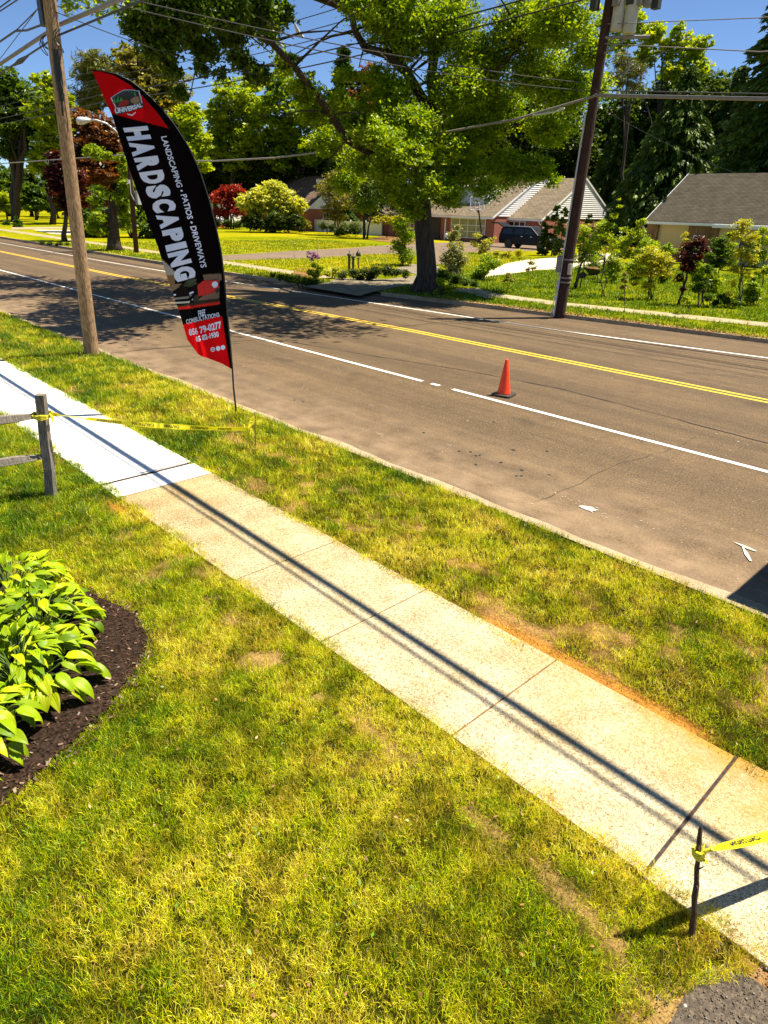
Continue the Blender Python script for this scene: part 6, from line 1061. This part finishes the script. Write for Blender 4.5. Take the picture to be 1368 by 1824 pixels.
for i, (px, py, h) in enumerate(((622, 483, .95), (629, 484, .85))):
    g = gp(px, py, FZ); tag(MB().lathe(g, [(.07, 0), (.07, h - .15), (.12, h - .12), (.12, h - .05), (.02, h), (.012, h + .15), (.001, h + .16)], 8).build('garden_stake', M['wire'], org=g), ['taller black finial topped post left of the garden lantern', 'shorter black post between its taller twin and the garden lantern'][i], 'garden post')
g = gp(836, 441, FZ); tag(MB().box((g[0] - .35, g[1] + 1.5, FZ), (g[0] + .35, g[1] + 2.1, FZ + 1.0)).box((g[0] - .4, g[1] + 1.45, FZ + 1.003), (g[0] + .4, g[1] + 2.15, FZ + 1.1)).build('rubbish_bin', M['black'], org=g, bevel=.03), 'black wheeled bin in front of the brick house wall', 'bin')
# blue gray hedge of dark doorway pots: person at the door
pgp = gp(796, 440, FZ); pgp = np.array([pgp[0], pgp[1] + .5, FZ]); t = thing('person', 'person in red top and dark trousers standing at the brick house wall', 'person', pgp)
def skin(name, verts, edges, rad, mat, parent, lv=2):
    me = bpy.data.meshes.new(name); me.from_pydata([tuple(np.array(v, float) + (pgp - ORG[parent.name])) for v in verts], edges, []); o = link_mesh(name, me, mat, parent); m_ = o.modifiers.new('skin', 'SKIN'); m_.use_smooth_shade = True
    for i, r_ in enumerate(rad): me.skin_vertices[0].data[i].radius = r_ if hasattr(r_, '__len__') else (r_, r_)
    me.skin_vertices[0].data[0].use_root = True; s_ = o.modifiers.new('sub', 'SUBSURF'); s_.levels = s_.render_levels = lv; return o
JV = [(0, 0, .95), (0, .01, 1.12), (0, .02, 1.32), (0, .02, 1.44), (0, .0, 1.50), (0, -.02, 1.60), (0, -.02, 1.70), (.10, 0, .88), (.11, -.03, .50), (.11, .02, .10), (.12, -.12, .04), (-.10, 0, .88), (-.12, .04, .50), (-.13, .08, .10), (-.14, -.06, .04), (.19, .02, 1.40), (.27, .0, 1.14), (.24, -.18, .98), (.23, -.25, .95), (-.19, .02, 1.40), (-.30, .02, 1.16), (-.24, -.16, 1.06), (-.20, -.23, 1.06)]
JE = [(0, 1), (1, 2), (2, 3), (3, 4), (4, 5), (5, 6), (0, 7), (7, 8), (8, 9), (9, 10), (0, 11), (11, 12), (12, 13), (13, 14), (3, 15), (15, 16), (16, 17), (17, 18), (3, 19), (19, 20), (20, 21), (21, 22)]
JR = [(.15, .11), (.14, .10), (.17, .11), (.11, .08), .05, (.075, .09), (.065, .08), .085, .06, .045, .04, .085, .06, .045, .04, .055, .042, .032, .03, .055, .042, .032, .03]
bd = skin('body', JV, JE, JR, M['skin'], t)
skin('shirt', [JV[i] for i in (1, 2, 3, 15, 16, 19, 20)] + [(0, .01, .98)], [(7, 0), (0, 1), (1, 2), (2, 3), (3, 4), (2, 5), (5, 6)], [(.17, .125), (.19, .13), (.12, .09), .075, .06, .075, .06, (.18, .13)], M['redcloth'], t)
skin('trousers', [JV[i] for i in (0, 7, 8, 9, 11, 12, 13)], [(0, 1), (1, 2), (2, 3), (0, 4), (4, 5), (5, 6)], [(.165, .125), .10, .08, .065, .10, .08, .065], M['darkcloth'], t)
skin('hair', [(0, .02, 1.60), (0, .0, 1.70), (0, -.01, 1.75)], [(0, 1), (1, 2)], [(.085, .08), (.085, .095), .05], M['hair'], t)
mb = MB()
for bx, s_ in ((.23, 1), (-.20, -1)):
    for k_ in range(4): q = pgp + [bx + (k_ - 1.5) * .018, -.26, .955 if s_ > 0 else 1.06]; mb.tube([q, q + [0, -.035, -.02], q + [0, -.05, -.05]], [.009, .008, .006], 5)
    q = pgp + [bx - s_ * .03, -.24, .96 if s_ > 0 else 1.06]; mb.tube([q, q + [-s_ * .03, -.03, 0]], [.01, .007], 5)
mb.build('fingers', M['skin'], bd)
q = pgp + [-.34, -.22, .98]; mb = MB().lathe(q, [(.02, -.2), (.15, -.16), (.19, 0), (.15, .14), (.05, .2), (.04, .24)], 10); tag(mb.build('carrier_bag', M['whitebag'], org=q), 'white bag held at the side of the person by the brick house', 'bag')
